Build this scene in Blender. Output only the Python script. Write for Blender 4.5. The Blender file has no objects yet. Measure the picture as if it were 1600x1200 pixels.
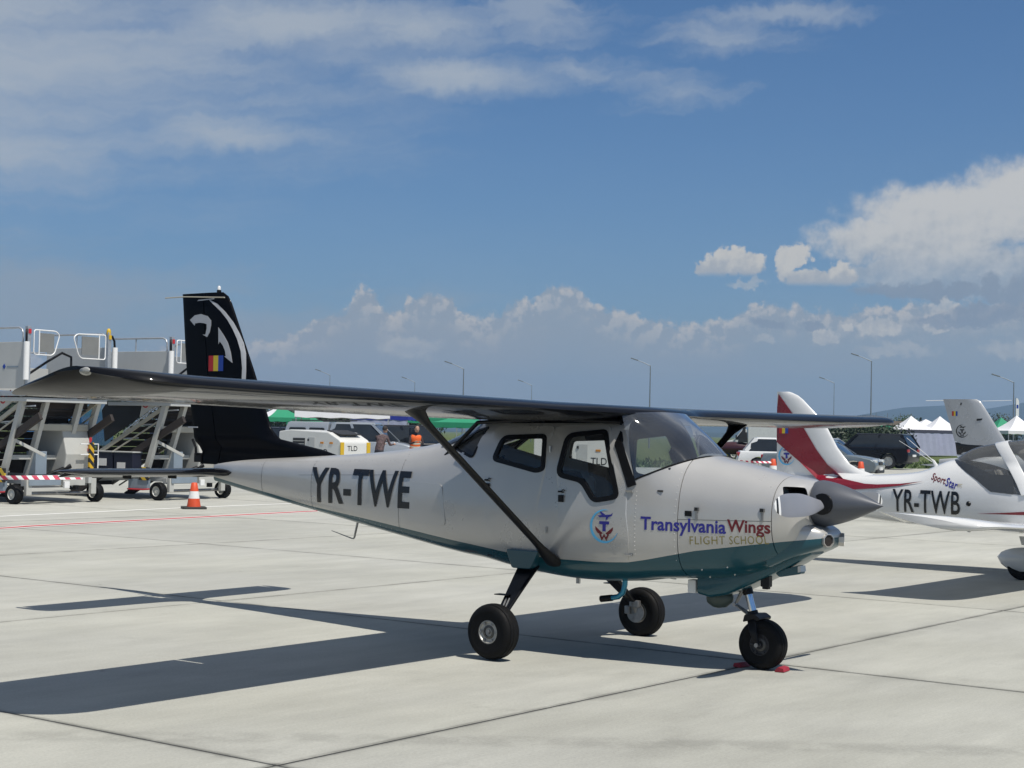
import bpy, bmesh, math, random
from mathutils import Vector, Matrix, Euler
from mathutils.geometry import delaunay_2d_cdt

random.seed(7)
R = math.radians
scene = bpy.context.scene
col = scene.collection

# ------------------------------------------------------------------ camera
FPX = 2531.24          # focal length in pixels of a 1600 px wide frame
PITCH, ROLL, CAMH = 0.02963, 0.0202, 1.73
cd = bpy.data.cameras.new('camera'); cam = bpy.data.objects.new('camera', cd); col.objects.link(cam)
cd.sensor_width = 36.0; cd.lens = FPX/1600*36.0; cd.clip_start = 0.05; cd.clip_end = 30000
cam.matrix_world = Matrix.Translation((0, 0, CAMH)) @ Matrix.Rotation(math.pi/2+PITCH, 4, 'X') @ Matrix.Rotation(ROLL, 4, 'Z')
scene.camera = cam

# ------------------------------------------------------------------ sun
KX, KY = -0.355, 0.4086                      # shadow offset per metre of height
sundir = Vector((-KX, -KY, 1)).normalized()  # towards the sun
SUN_EL = math.asin(sundir.z); SUN_AZ = math.atan2(sundir.x, sundir.y)
sl = bpy.data.lights.new('sun', 'SUN'); sl.energy = 4.3; sl.angle = R(0.53); sl.color = (1.0, 0.95, 0.865)
so = bpy.data.objects.new('sun', sl); col.objects.link(so)
so.rotation_euler = (-sundir).to_track_quat('-Z', 'Y').to_euler(); so.location = (0, 0, 50)

# ------------------------------------------------------------------ exposure
vs = scene.view_settings
vs.view_transform = 'Standard'; vs.look = 'None'; vs.gamma = 1.0; vs.exposure = 0.18; vs.use_curve_mapping = False
scene.render.engine = 'CYCLES'
scene.cycles.max_bounces = 6; scene.cycles.diffuse_bounces = 3; scene.cycles.glossy_bounces = 4; scene.cycles.transparent_max_bounces = 24
scene.cycles.volume_bounces = 0
scene.cycles.caustics_reflective = False; scene.cycles.caustics_refractive = False
scene.cycles.use_denoising = True

# ------------------------------------------------------------------ world: sky and clouds
def px_dir(x, y):
    u, v = x-800, y-600
    c, s = math.cos(ROLL), math.sin(ROLL); u, v = c*u+s*v, -s*u+c*v
    X, zz = u/FPX, -v/FPX
    return Vector((X, math.cos(PITCH)-zz*math.sin(PITCH), math.sin(PITCH)+zz*math.cos(PITCH))).normalized()
def azel(x, y):
    d = px_dir(x, y)
    return math.degrees(math.atan2(d.x, d.y)), math.degrees(math.asin(d.z))
DPP = math.degrees(1/FPX)

world = bpy.data.worlds.new('World'); scene.world = world; world.use_nodes = True
nt = world.node_tree; nt.nodes.clear()
def nd(t, **kw):
    n = nt.nodes.new(t)
    for k, v in kw.items(): setattr(n, k, v)
    return n
def setin(sock, v):
    if isinstance(v, bpy.types.NodeSocket): nt.links.new(v, sock)
    else: sock.default_value = v
def M_(op, a, b=0.0, c=0.0, clamp=False):
    n = nd('ShaderNodeMath', operation=op, use_clamp=clamp)
    setin(n.inputs[0], a); setin(n.inputs[1], b); setin(n.inputs[2], c); return n.outputs[0]
def V_(op, a, b=(0, 0, 0), out=0):
    n = nd('ShaderNodeVectorMath', operation=op)
    setin(n.inputs[0], a)
    if op == 'SCALE': setin(n.inputs[3], b)
    else: setin(n.inputs[1], b)
    return n.outputs[out]
def LEN(a): return V_('LENGTH', a, out=1)
def MIX(f, a, b, bt='MIX'):
    n = nd('ShaderNodeMix', data_type='RGBA', blend_type=bt)
    setin(n.inputs[0], f); setin(n.inputs[6], a); setin(n.inputs[7], b); return n.outputs[2]
def SMOOTH(v, lo, hi, a=0.0, b=1.0):
    n = nd('ShaderNodeMapRange', interpolation_type='SMOOTHSTEP')
    setin(n.inputs[0], v); setin(n.inputs[1], lo); setin(n.inputs[2], hi); setin(n.inputs[3], a); setin(n.inputs[4], b); return n.outputs[0]
def NOISE(vec, scale, detail=5.0, rough=0.55, dist=0.0, colour=False):
    n = nd('ShaderNodeTexNoise', noise_dimensions='2D'); setin(n.inputs['Vector'], vec)
    n.inputs['Scale'].default_value = scale; n.inputs['Detail'].default_value = detail
    n.inputs['Roughness'].default_value = rough; n.inputs['Distortion'].default_value = dist
    return n.outputs[1] if colour else n.outputs[0]

SKY_STRENGTH = 0.059
sky = nd('ShaderNodeTexSky', sky_type='NISHITA', sun_disc=False, sun_elevation=SUN_EL, sun_rotation=SUN_AZ,
         altitude=400.0, air_density=1.0, dust_density=0.15, ozone_density=8.0)
tc = nd('ShaderNodeTexCoord'); D = V_('NORMALIZE', tc.outputs['Generated'])
sep = nd('ShaderNodeSeparateXYZ'); nt.links.new(D, sep.inputs[0])
az = M_('MULTIPLY', M_('ARCTAN2', sep.outputs[0], sep.outputs[1]), 57.29578)
el = M_('MULTIPLY', M_('ARCSINE', sep.outputs[2]), 57.29578)
cmb = nd('ShaderNodeCombineXYZ'); nt.links.new(az, cmb.inputs[0]); nt.links.new(el, cmb.inputs[1])
P = cmb.outputs[0]
K = 1.0/SKY_STRENGTH
def C_(r, g, b): return (r*K, g*K, b*K, 1.0)

warp = V_('SCALE', V_('SUBTRACT', NOISE(P, 0.8, 5, 0.6, colour=True), (0.5, 0.5, 0.5)), 1.7)
Pw = V_('ADD', P, warp)
warp2 = V_('SCALE', V_('SUBTRACT', NOISE(P, 2.6, 4, 0.6, colour=True), (0.5, 0.5, 0.5)), 0.55)
Pc = V_('ADD', V_('ADD', P, V_('SCALE', warp, 0.35)), warp2)
def blobs(vec, lst):
    out = None
    for (x, y, rx, ry) in lst:
        a, e = azel(x, y)
        q = V_('MULTIPLY', V_('SUBTRACT', vec, (a, e, 0)), (1/(rx*DPP), 1/(ry*DPP), 0))
        f = M_('SUBTRACT', 1.0, LEN(q))
        out = f if out is None else M_('MAXIMUM', out, f)
    return out

base = MIX(1.0, sky.outputs[0], (0.76, 1.0, 1.15, 1.0), 'MULTIPLY')
# haze and far cloud deck low over the horizon, all the way round
hz = M_('POWER', 2.71828, M_('MULTIPLY', M_('MAXIMUM', el, 0.0), -0.24))
hz = M_('MULTIPLY', hz, 0.97)
hzn = NOISE(V_('MULTIPLY', P, (0.12, 0.45, 1)), 1.0, 6, 0.6)
hazecol = MIX(SMOOTH(hzn, 0.35, 0.7), C_(0.195, 0.232, 0.280), C_(0.230, 0.256, 0.288))
c0 = MIX(hz, base, hazecol)
# thin high cloud, all over the sky in patches (planar projection), stronger in the upper left of the view
zz = M_('MAXIMUM', sep.outputs[2], 0.03)
pl = nd('ShaderNodeCombineXYZ')
nt.links.new(M_('DIVIDE', sep.outputs[0], zz), pl.inputs[0]); nt.links.new(M_('DIVIDE', sep.outputs[1], zz), pl.inputs[1])
cir = NOISE(V_('MULTIPLY', pl.outputs[0], (1.0, 0.35, 1)), 0.75, 5, 0.6)
CIRC = C_(0.50, 0.515, 0.53)
cirA = M_('MULTIPLY', SMOOTH(cir, 0.30, 0.66), M_('MULTIPLY', SMOOTH(el, 17.0, 32.0), 0.68))
Ps = V_('ADD', P, V_('MULTIPLY', warp, (1.1, 0.55, 0)))
# fibres: long streaks leaning slightly down to the right
rot = nd('ShaderNodeVectorRotate'); rot.rotation_type = 'Z_AXIS'; nt.links.new(Ps, rot.inputs[0]); rot.inputs['Angle'].default_value = R(-6)
stre = NOISE(V_('MULTIPLY', rot.outputs[0], (0.13, 0.85, 1)), 1.0, 6, 0.60)
veil = blobs(Ps, [(-60, 70, 760, 280), (330, 205, 240, 46), (430, 40, 460, 80), (640, 45, 200, 60), (720, 118, 230, 44), (-20, 240, 300, 80)])
veilA = M_('MULTIPLY', SMOOTH(M_('ADD', veil, M_('MULTIPLY', M_('SUBTRACT', stre, 0.5), 1.05)), -0.12, 1.10), 0.80)
wis = blobs(Ps, [(840, 25, 140, 64), (900, 108, 140, 34), (1050, 140, 150, 34), (1130, 62, 150, 34), (1240, 18, 150, 26)])
wisA = M_('MULTIPLY', SMOOTH(M_('ADD', wis, M_('MULTIPLY', M_('SUBTRACT', stre, 0.5), 2.2)), -0.05, 1.15), 0.50)
low = blobs(Ps, [(20, 490, 460, 130), (330, 530, 320, 80), (620, 560, 500, 110)])
lowA = M_('MULTIPLY', SMOOTH(M_('ADD', low, M_('MULTIPLY', M_('SUBTRACT', stre, 0.5), 1.4)), -0.10, 0.9), 0.68)
c1 = MIX(M_('MAXIMUM', veilA, wisA), MIX(cirA, c0, CIRC), C_(0.395, 0.43, 0.465))
c1 = MIX(lowA, c1, C_(0.285, 0.315, 0.35))
cuN = NOISE(P, 1.7, 6, 0.58)
cuN2 = NOISE(V_('ADD', P, (-0.16, 0.24, 0)), 1.7, 6, 0.58)
rel = M_('SUBTRACT', cuN, cuN2)
anN = NOISE(V_('MULTIPLY', P, (0.8, 1.3, 1)), 0.7, 6, 0.56)
# the tall anvil on the right
an = blobs(V_('ADD', P, V_('SCALE', warp, 0.6)), [(1560, 332, 260, 62), (1425, 374, 180, 50), (1700, 300, 230, 74), (1490, 425, 180, 50), (1410, 428, 120, 28), (1640, 440, 170, 64)])
anA = SMOOTH(M_('ADD', an, M_('MULTIPLY', M_('SUBTRACT', cuN, 0.5), 0.40)), 0.0, 0.42)
anS = SMOOTH(M_('ADD', M_('ADD', M_('MULTIPLY', M_('SUBTRACT', anN, 0.5), 1.0), M_('MULTIPLY', rel, 0.8)), M_('MULTIPLY', M_('SUBTRACT', el, 5.9), 0.26)), -0.6, 0.6)
anC = MIX(anS, C_(0.30, 0.335, 0.375), C_(0.57, 0.55, 0.51))
c2 = MIX(M_('MULTIPLY', anA, SMOOTH(el, 4.0, 7.0, 0.38, 0.88)), c1, anC)
# the long bank of far cumulus: a wavy top edge, lit rims, grey bodies sinking into the haze
fc = nd('ShaderNodeFloatCurve'); cvb = fc.mapping.curves[0]
AZ0, AZ1 = -40.0, 40.0
bank = [(-1500, 540), (-700, 505), (-200, 540), (150, 545), (430, 520), (500, 492), (548, 470), (566, 448), (590, 458), (612, 484), (632, 470), (652, 456), (700, 458), (722, 486), (760, 494), (790, 470), (840, 458), (868, 438), (905, 446), (925, 468), (985, 484), (1060, 500), (1130, 496), (1200, 470), (1300, 480), (1440, 470), (1600, 470), (1900, 500), (2600, 470), (3300, 520)]
bp = [((azel(x, y)[0]-AZ0)/(AZ1-AZ0), azel(x, y)[1]/10.0) for x, y in bank]; bp = [q for q in bp if 0.0 < q[0] < 1.0]
cvb.points[0].location = (0.0, 0.33); cvb.points[1].location = (1.0, 0.33)
for q in bp: cvb.points.new(*q)
fc.mapping.update()
wob = nd('ShaderNodeSeparateXYZ'); nt.links.new(Pc, wob.inputs[0])
nt.links.new(M_('DIVIDE', M_('SUBTRACT', wob.outputs[0], AZ0), AZ1-AZ0), fc.inputs['Value'])
depth = M_('SUBTRACT', M_('MULTIPLY', fc.outputs[0], 10.0), wob.outputs[1])          # degrees below the top edge
depth = M_('ADD', depth, M_('MULTIPLY', M_('SUBTRACT', cuN, 0.5), 0.65))
edge = M_('MULTIPLY', SMOOTH(depth, 0.0, 0.30), SMOOTH(M_('ABSOLUTE', az), 33.0, 26.0))
lit = SMOOTH(depth, 1.7, 0.1)
lit = M_('MULTIPLY', lit, SMOOTH(M_('ADD', M_('MULTIPLY', rel, 1.6), anN), 0.35, 0.75))
bankC = MIX(lit, C_(0.300, 0.318, 0.342), C_(0.53, 0.485, 0.435))
bankA = M_('MULTIPLY', edge, M_('MAXIMUM', M_('MULTIPLY', lit, 0.9), SMOOTH(M_('ADD', depth, M_('MULTIPLY', M_('SUBTRACT', stre, 0.5), 3.0)), 3.6, 0.2, 0.42, 0.74)))
c3 = MIX(bankA, c2, bankC)
# separate cumulus with flat bases
def puff(cin, lst, base_xy, soft, alpha, dark, light):
    f = M_('ADD', blobs(Pc, lst), M_('MULTIPLY', M_('SUBTRACT', cuN, 0.5), 0.55)); A = SMOOTH(f, 0.0, soft)
    if base_xy:
        be = azel(*base_xy)[1]; A = M_('MULTIPLY', A, SMOOTH(M_('ADD', el, M_('MULTIPLY', M_('SUBTRACT', anN, 0.5), 0.25)), be-0.16, be+0.10)); g = SMOOTH(el, be, be+0.75)
    else: g = 0.62
    S = SMOOTH(M_('ADD', M_('MULTIPLY', rel, 1.5), g), 0.0, 1.0)
    return MIX(M_('MULTIPLY', A, alpha), cin, MIX(S, dark, light))
W_ = C_(0.57, 0.54, 0.485); G_ = C_(0.37, 0.385, 0.40)
c4 = puff(c3, [(1138, 408, 40, 24), (1110, 422, 30, 20), (1172, 416, 28, 22)], (1140, 428), 0.28, 0.93, G_, W_)
c4 = puff(c4, [(1246, 398, 26, 18), (1228, 414, 18, 30), (1268, 440, 44, 22), (1318, 432, 30, 26)], (1270, 443), 0.30, 0.90, G_, W_)
c4 = puff(c4, [(1476, 482, 26, 22), (1468, 510, 24, 16), (1286, 528, 22, 16), (1374, 512, 36, 16), (1324, 512, 9, 8)], None, 0.30, 0.70, G_, W_)
c4 = puff(c4, [(1172, 441, 40, 10), (1192, 532, 22, 10), (1400, 548, 70, 14), (1588, 545, 70, 16), (640, 545, 60, 20)], None, 0.5, 0.42, G_, W_)
dk = blobs(Pc, [(1548, 450, 24, 26), (1594, 462, 36, 40), (1560, 490, 100, 18), (1270, 512, 24, 9), (1205, 508, 36, 8), (1500, 502, 90, 14), (1450, 455, 120, 14)])
dkA = M_('MULTIPLY', SMOOTH(M_('ADD', dk, M_('MULTIPLY', M_('SUBTRACT', cuN, 0.5), 0.7)), 0.0, 0.4), 0.80)
c5 = MIX(dkA, c4, C_(0.205, 0.250, 0.315))
# below the horizon: the dull tone of distant land
c6 = MIX(SMOOTH(el, -1.5, -0.2), C_(0.16, 0.17, 0.14), c5)
# away from the cloud banks the sky is the plain sky with haze and thin high cloud; the banks are only worked out where they stand
plain = MIX(cirA, c0, CIRC); plain = MIX(SMOOTH(el, -1.5, -0.2), C_(0.16, 0.17, 0.14), plain)
bg = nd('ShaderNodeBackground'); nt.links.new(c6, bg.inputs[0]); bg.inputs[1].default_value = SKY_STRENGTH
bg0 = nd('ShaderNodeBackground'); nt.links.new(plain, bg0.inputs[0]); bg0.inputs[1].default_value = SKY_STRENGTH
near_ = M_('MULTIPLY', M_('LESS_THAN', M_('ABSOLUTE', az), 34.0), M_('MULTIPLY', M_('LESS_THAN', el, 24.0), M_('GREATER_THAN', el, -1.5)))
mxs = nd('ShaderNodeMixShader'); nt.links.new(near_, mxs.inputs[0]); nt.links.new(bg0.outputs[0], mxs.inputs[1]); nt.links.new(bg.outputs[0], mxs.inputs[2])
wo = nd('ShaderNodeOutputWorld'); nt.links.new(mxs.outputs[0], wo.inputs[0])
world.cycles.sampling_method = 'MANUAL'; world.cycles.sample_map_resolution = 512

# ------------------------------------------------------------------ helpers: materials
_m = {}
def mat(name, rgb, rough=0.5, metal=0.0, coat=0.0, var=0.08, scale=3.0, bump=0.0, bscale=40.0, rvar=0.08, coat_rough=0.05, spec=0.5, coat_ior=1.5):
    """Principled paint / metal / cloth with noise-driven tint, gloss and fine relief (object space)."""
    if name in _m: return _m[name]
    m = bpy.data.materials.new(name); m.use_nodes = True; t = m.node_tree; b = t.nodes['Principled BSDF']
    L = t.links.new
    co = t.nodes.new('ShaderNodeTexCoord')
    n = t.nodes.new('ShaderNodeTexNoise'); n.inputs['Scale'].default_value = scale; n.inputs['Detail'].default_value = 6; n.inputs['Roughness'].default_value = 0.62
    L(co.outputs['Object'], n.inputs['Vector'])
    mr = t.nodes.new('ShaderNodeMapRange'); mr.inputs[1].default_value = 0.3; mr.inputs[2].default_value = 0.7; mr.inputs[3].default_value = 1-var; mr.inputs[4].default_value = 1+var*0.6
    L(n.outputs[0], mr.inputs[0])
    vm = t.nodes.new('ShaderNodeVectorMath'); vm.operation = 'SCALE'; vm.inputs[0].default_value = rgb; L(mr.outputs[0], vm.inputs[3])
    L(vm.outputs[0], b.inputs['Base Color'])
    m2 = t.nodes.new('ShaderNodeMapRange'); m2.inputs[1].default_value = 0.3; m2.inputs[2].default_value = 0.7
    m2.inputs[3].default_value = max(0.02, rough-rvar); m2.inputs[4].default_value = min(1, rough+rvar)
    L(n.outputs[0], m2.inputs[0]); L(m2.outputs[0], b.inputs['Roughness'])
    b.inputs['Metallic'].default_value = metal; b.inputs['Coat Weight'].default_value = coat; b.inputs['Coat Roughness'].default_value = coat_rough
    b.inputs['Specular IOR Level'].default_value = spec; b.inputs['Coat IOR'].default_value = coat_ior
    if bump:
        n2 = t.nodes.new('ShaderNodeTexNoise'); n2.inputs['Scale'].default_value = bscale; n2.inputs['Detail'].default_value = 4; L(co.outputs['Object'], n2.inputs['Vector'])
        bp = t.nodes.new('ShaderNodeBump'); bp.inputs['Strength'].default_value = bump; bp.inputs['Distance'].default_value = 0.01
        L(n2.outputs[0], bp.inputs['Height']); L(bp.outputs[0], b.inputs['Normal'])
    _m[name] = m; return m
def glass(name, tint, refl=1.0, rough=0.02, dust=0.0):
    """thin pane: tinted see-through plus Fresnel mirror"""
    if name in _m: return _m[name]
    m = bpy.data.materials.new(name); m.use_nodes = True; t = m.node_tree; t.nodes.clear(); L = t.links.new
    o = t.nodes.new('ShaderNodeOutputMaterial'); tr = t.nodes.new('ShaderNodeBsdfTransparent'); gl = t.nodes.new('ShaderNodeBsdfGlossy')
    tr.inputs[0].default_value = (*tint, 1); gl.inputs['Roughness'].default_value = rough
    fr = t.nodes.new('ShaderNodeFresnel'); fr.inputs[0].default_value = 1.5
    n = t.nodes.new('ShaderNodeTexNoise'); n.inputs['Scale'].default_value = 6; co = t.nodes.new('ShaderNodeTexCoord'); L(co.outputs['Object'], n.inputs['Vector'])
    bp = t.nodes.new('ShaderNodeBump'); bp.inputs['Strength'].default_value = 0.03; L(n.outputs[0], bp.inputs['Height']); L(bp.outputs[0], gl.inputs['Normal'])
    mu = t.nodes.new('ShaderNodeMath'); mu.operation = 'MULTIPLY'; mu.inputs[1].default_value = refl; mu.use_clamp = True; L(fr.outputs[0], mu.inputs[0])
    mx = t.nodes.new('ShaderNodeMixShader'); L(mu.outputs[0], mx.inputs[0]); L(tr.outputs[0], mx.inputs[1]); L(gl.outputs[0], mx.inputs[2])
    if dust:      # fine scratches and dust on plexiglass
        df = t.nodes.new('ShaderNodeBsdfDiffuse'); df.inputs[0].default_value = (.55, .57, .58, 1); m2 = t.nodes.new('ShaderNodeMixShader')
        n2 = t.nodes.new('ShaderNodeTexNoise'); n2.inputs['Scale'].default_value = 2.5; n2.inputs['Detail'].default_value = 5; L(co.outputs['Object'], n2.inputs['Vector'])
        r2 = t.nodes.new('ShaderNodeMapRange'); L(n2.outputs[0], r2.inputs[0]); r2.inputs[1].default_value = .3; r2.inputs[2].default_value = .7; r2.inputs[3].default_value = dust*.5; r2.inputs[4].default_value = dust*1.4
        L(r2.outputs[0], m2.inputs[0]); L(mx.outputs[0], m2.inputs[1]); L(df.outputs[0], m2.inputs[2]); mx = m2
    L(mx.outputs[0], o.inputs[0])
    _m[name] = m; return m

# ------------------------------------------------------------------ helpers: meshes
class MB:
    """collects shapes; build() links them as ONE mesh object"""
    def __init__(s): s.v = []; s.f = []; s.m = []
    def add(s, vs, fs, mi=0):
        o = len(s.v); s.v += [tuple(q) for q in vs]; s.f += [tuple(o+i for i in f) for f in fs]; s.m += [mi]*len(fs); return s
    def box(s, c, d, mi=0, rot=None):
        x, y, z = d[0]/2, d[1]/2, d[2]/2
        vs = [Vector((a*x, b*y, e*z)) for a in (-1, 1) for b in (-1, 1) for e in (-1, 1)]
        if rot: vs = [rot @ q for q in vs]
        vs = [q+Vector(c) for q in vs]
        return s.add(vs, [(0, 1, 3, 2), (4, 6, 7, 5), (0, 4, 5, 1), (2, 3, 7, 6), (0, 2, 6, 4), (1, 5, 7, 3)], mi)
    def bar(s, a, b, w, h, mi=0, up=(0, 0, 1)):
        a, b = Vector(a), Vector(b); d = (b-a); L = d.length; d.normalize()
        u = Vector(up); sd = d.cross(u)
        if sd.length < 1e-4: sd = d.cross(Vector((1, 0, 0)))
        sd.normalize(); u = sd.cross(d)
        rot = Matrix((d, sd, u)).transposed()
        return s.box((a+b)/2, (L, w, h), mi, rot)
    def tube(s, pts, r, n=8, mi=0, cap=True, closed=False):
        pts = [Vector(q) for q in pts]; rs = r if isinstance(r, (list, tuple)) else [r]*len(pts)
        rings = []; prev = None
        for i, q in enumerate(pts):
            if closed: d = pts[(i+1) % len(pts)]-pts[i-1]
            elif i == 0: d = pts[1]-pts[0]
            elif i == len(pts)-1: d = pts[-1]-pts[-2]
            else: d = (pts[i+1]-q).normalized()+(q-pts[i-1]).normalized()
            d.normalize()
            if prev is None:
                a = d.orthogonal().normalized()
            else:
                a = (prev-d*prev.dot(d)); a.normalize()
            prev = a; b = d.cross(a)
            rings.append([q+(a*math.cos(2*math.pi*k/n)+b*math.sin(2*math.pi*k/n))*rs[i] for k in range(n)])
        vs = [p for g in rings for p in g]; fs = []
        m = len(pts)
        for i in range(m if closed else m-1):
            j = (i+1) % m
            for k in range(n): fs.append((i*n+k, i*n+(k+1) % n, j*n+(k+1) % n, j*n+k))
        if cap and not closed: fs += [tuple(range(n-1, -1, -1)), tuple((m-1)*n+k for k in range(n))]
        return s.add(vs, fs, mi)
    def lathe(s, prof, o=(0, 0, 0), axis='Z', n=24, mi=0, mis=None, cap=True):
        """prof: list of (radius, height); axis direction"""
        o = Vector(o); ax = {'X': (Vector((0, 1, 0)), Vector((0, 0, 1)), Vector((1, 0, 0))), 'Y': (Vector((0, 0, 1)), Vector((1, 0, 0)), Vector((0, 1, 0))), 'Z': (Vector((1, 0, 0)), Vector((0, 1, 0)), Vector((0, 0, 1)))}[axis]
        vs = []
        for r, h in prof:
            for k in range(n):
                t = 2*math.pi*k/n; vs.append(o+ax[0]*math.cos(t)*r+ax[1]*math.sin(t)*r+ax[2]*h)
        for i in range(len(prof)-1):
            fs = [(i*n+k, i*n+(k+1) % n, (i+1)*n+(k+1) % n, (i+1)*n+k) for k in range(n)]
            if i == 0: s.add(vs, fs, mis[0] if mis else mi); base = len(s.v)-len(vs)
            else:
                s.f += [tuple(base+q for q in f) for f in fs]; s.m += [mis[i] if mis else mi]*n
        if cap:
            s.f += [tuple(base+k for k in range(n-1, -1, -1)), tuple(base+(len(prof)-1)*n+k for k in range(n))]
            s.m += [mis[0] if mis else mi, mis[-1] if mis else mi]
        return s
    def prism(s, poly, a, b, plane='XZ', mi=0):
        """polygon in a plane, extruded from a to b along the third axis"""
        def P(p, h):
            return {'XZ': (p[0], h, p[1]), 'XY': (p[0], p[1], h), 'YZ': (h, p[0], p[1])}[plane]
        n = len(poly); vs = [P(p, a) for p in poly]+[P(p, b) for p in poly]
        fs = [tuple(range(n)), tuple(range(2*n-1, n-1, -1))]+[(i, i+n, (i+1) % n+n, (i+1) % n) for i in range(n)]
        return s.add(vs, fs, mi)
    def loft(s, secs, mi=0, closed=True, cap=True):
        n = len(secs[0]); vs = [p for q in secs for p in q]; fs = []
        for i in range(len(secs)-1):
            for k in range(n if closed else n-1):
                fs.append((i*n+k, (i+1)*n+k, (i+1)*n+(k+1) % n, i*n+(k+1) % n))
        if cap and closed: fs += [tuple(range(n)), tuple((len(secs)-1)*n+k for k in range(n-1, -1, -1))]
        return s.add(vs, fs, mi)
    def mesh(s, name, mats, smooth=None, bevel=0.0, fix=True, weld=False):
        me = bpy.data.meshes.new(name); me.from_pydata(s.v, [], s.f)
        for m in (mats if isinstance(mats, (list, tuple)) else [mats]): me.materials.append(m)
        for p, i in zip(me.polygons, s.m): p.material_index = i
        bm = bmesh.new(); bm.from_mesh(me)
        if weld: bmesh.ops.remove_doubles(bm, verts=bm.verts, dist=1e-5)
        if fix: bmesh.ops.recalc_face_normals(bm, faces=bm.faces)
        if bevel:
            ed = [e for e in bm.edges if len(e.link_faces) == 2 and e.calc_face_angle(0) > 0.6]
            bmesh.ops.bevel(bm, geom=ed, offset=bevel, segments=2, affect='EDGES', profile=0.6, clamp_overlap=True)
        bm.to_mesh(me); bm.free()
        if smooth is not None:
            me.polygons.foreach_set('use_smooth', [True]*len(me.polygons)); me.set_sharp_from_angle(angle=R(smooth))
        me.update(); return me
    def build(s, name, mats, parent=None, smooth=None, bevel=0.0, fix=True, weld=False):
        return link(name, s.mesh(name, mats, smooth, bevel, fix, weld), parent)
def link(name, data, parent=None):
    o = bpy.data.objects.new(name, data); col.objects.link(o)
    if parent is not None: o.parent = parent
    return o
def tag(o, label=None, cat=None, group=None, kind=None):
    if label: o['label'] = label
    if cat: o['category'] = cat
    if group: o['group'] = group
    if kind: o['kind'] = kind
    return o
def empty(name, loc, rz=0.0, label=None, cat=None, group=None):
    o = bpy.data.objects.new(name, None); col.objects.link(o); o.location = loc; o.rotation_euler = (0, 0, rz); o.empty_display_size = 0.3
    return tag(o, label, cat, group)
def copy_tree(o, parent=None):
    c = o.copy(); col.objects.link(c); c.parent = parent
    for ch in [q for q in o.children]: copy_tree(ch, c)
    return c
def evalmesh(o, name=None):
    dg = bpy.context.evaluated_depsgraph_get(); dg.update()
    me = bpy.data.meshes.new_from_object(o.evaluated_get(dg), depsgraph=dg)
    if name: me.name = name
    return me
def boolean(o, cutters):
    """cut each closed mesh out of o; the cutters are removed again"""
    for c in cutters:
        md = o.modifiers.new('cut', 'BOOLEAN'); md.operation = 'DIFFERENCE'; md.solver = 'EXACT'; md.object = c
        try: md.material_mode = 'TRANSFER'
        except Exception: pass
    me = evalmesh(o, o.name); o.modifiers.clear(); o.data = me
    for c in cutters: bpy.data.objects.remove(c)
    return o
def rpoly(pts, r=0.05, n=5):
    """polygon with rounded corners"""
    out = []; m = len(pts)
    for i in range(m):
        p, a, b = Vector(pts[i]), Vector(pts[i-1]), Vector(pts[(i+1) % m])
        rr = r[i] if isinstance(r, (list, tuple)) else r
        da, db = (a-p), (b-p); la, lb = da.length, db.length; da.normalize(); db.normalize()
        k = min(rr, la*0.45, lb*0.45)
        s0, s1 = p+da*k, p+db*k
        for j in range(n+1):
            t = j/n; out.append(tuple(s0*(1-t)**2+p*2*t*(1-t)+s1*t*t))
    return out
def inside(p, poly):
    x, y = p; c = False; j = len(poly)-1
    for i in range(len(poly)):
        xi, yi = poly[i][0], poly[i][1]; xj, yj = poly[j][0], poly[j][1]
        if (yi > y) != (yj > y) and x < (xj-xi)*(y-yi)/(yj-yi+1e-12)+xi: c = not c
        j = i
    return c
def offset_poly(poly, d):
    """move a closed outline inwards by d (positive = smaller)"""
    n = len(poly); A = sum(poly[i][0]*poly[(i+1) % n][1]-poly[(i+1) % n][0]*poly[i][1] for i in range(n)); sg = 1 if A > 0 else -1
    out = []
    for i in range(n):
        p = Vector(poly[i]); a = Vector(poly[i-1]); b = Vector(poly[(i+1) % n])
        e1 = (p-a); e2 = (b-p)
        if e1.length < 1e-9: e1 = e2
        if e2.length < 1e-9: e2 = e1
        n1 = Vector((-e1.y, e1.x)).normalized(); n2 = Vector((-e2.y, e2.x)).normalized(); nn = (n1+n2)
        nn = nn.normalized() if nn.length > 1e-6 else n1
        k = 1/max(0.5, nn.dot(n1))
        out.append(tuple(p+nn*sg*d*k))
    return out
def clean_poly(poly, eps=1e-4):
    out = []
    for p in poly:
        if not out or (Vector(p)-Vector(out[-1])).length > eps: out.append(tuple(p))
    if (Vector(out[0])-Vector(out[-1])).length < eps: out.pop()
    return out
def fill(outline, holes=(), step=0.12):
    """triangulated 2D fill with inner points so that it can follow a curved skin"""
    loops = [clean_poly(outline)]+[clean_poly(h) for h in holes]
    vs = []; es = []
    for lp in loops:
        o = len(vs); vs += [Vector(p) for p in lp]; es += [(o+i, o+(i+1) % len(lp)) for i in range(len(lp))]
    xs = [v.x for v in vs]; ys = [v.y for v in vs]
    nx = int((max(xs)-min(xs))/step); ny = int((max(ys)-min(ys))/step)
    for i in range(1, nx+1):
        for j in range(1, ny+1):
            p = (min(xs)+i*step+0.013*(j % 2), min(ys)+j*step)
            if inside(p, loops[0]) and not any(inside(p, h) for h in loops[1:]): vs.append(Vector(p))
    V, E, F, *_ = delaunay_2d_cdt(vs, es, [], 0, 1e-6)
    T = []
    for f in F:
        c = sum((V[i] for i in f), Vector((0, 0)))/len(f)
        if inside(c, loops[0]) and not any(inside(c, h) for h in loops[1:]): T.append(tuple(f))
    return [tuple(v) for v in V], T
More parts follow.
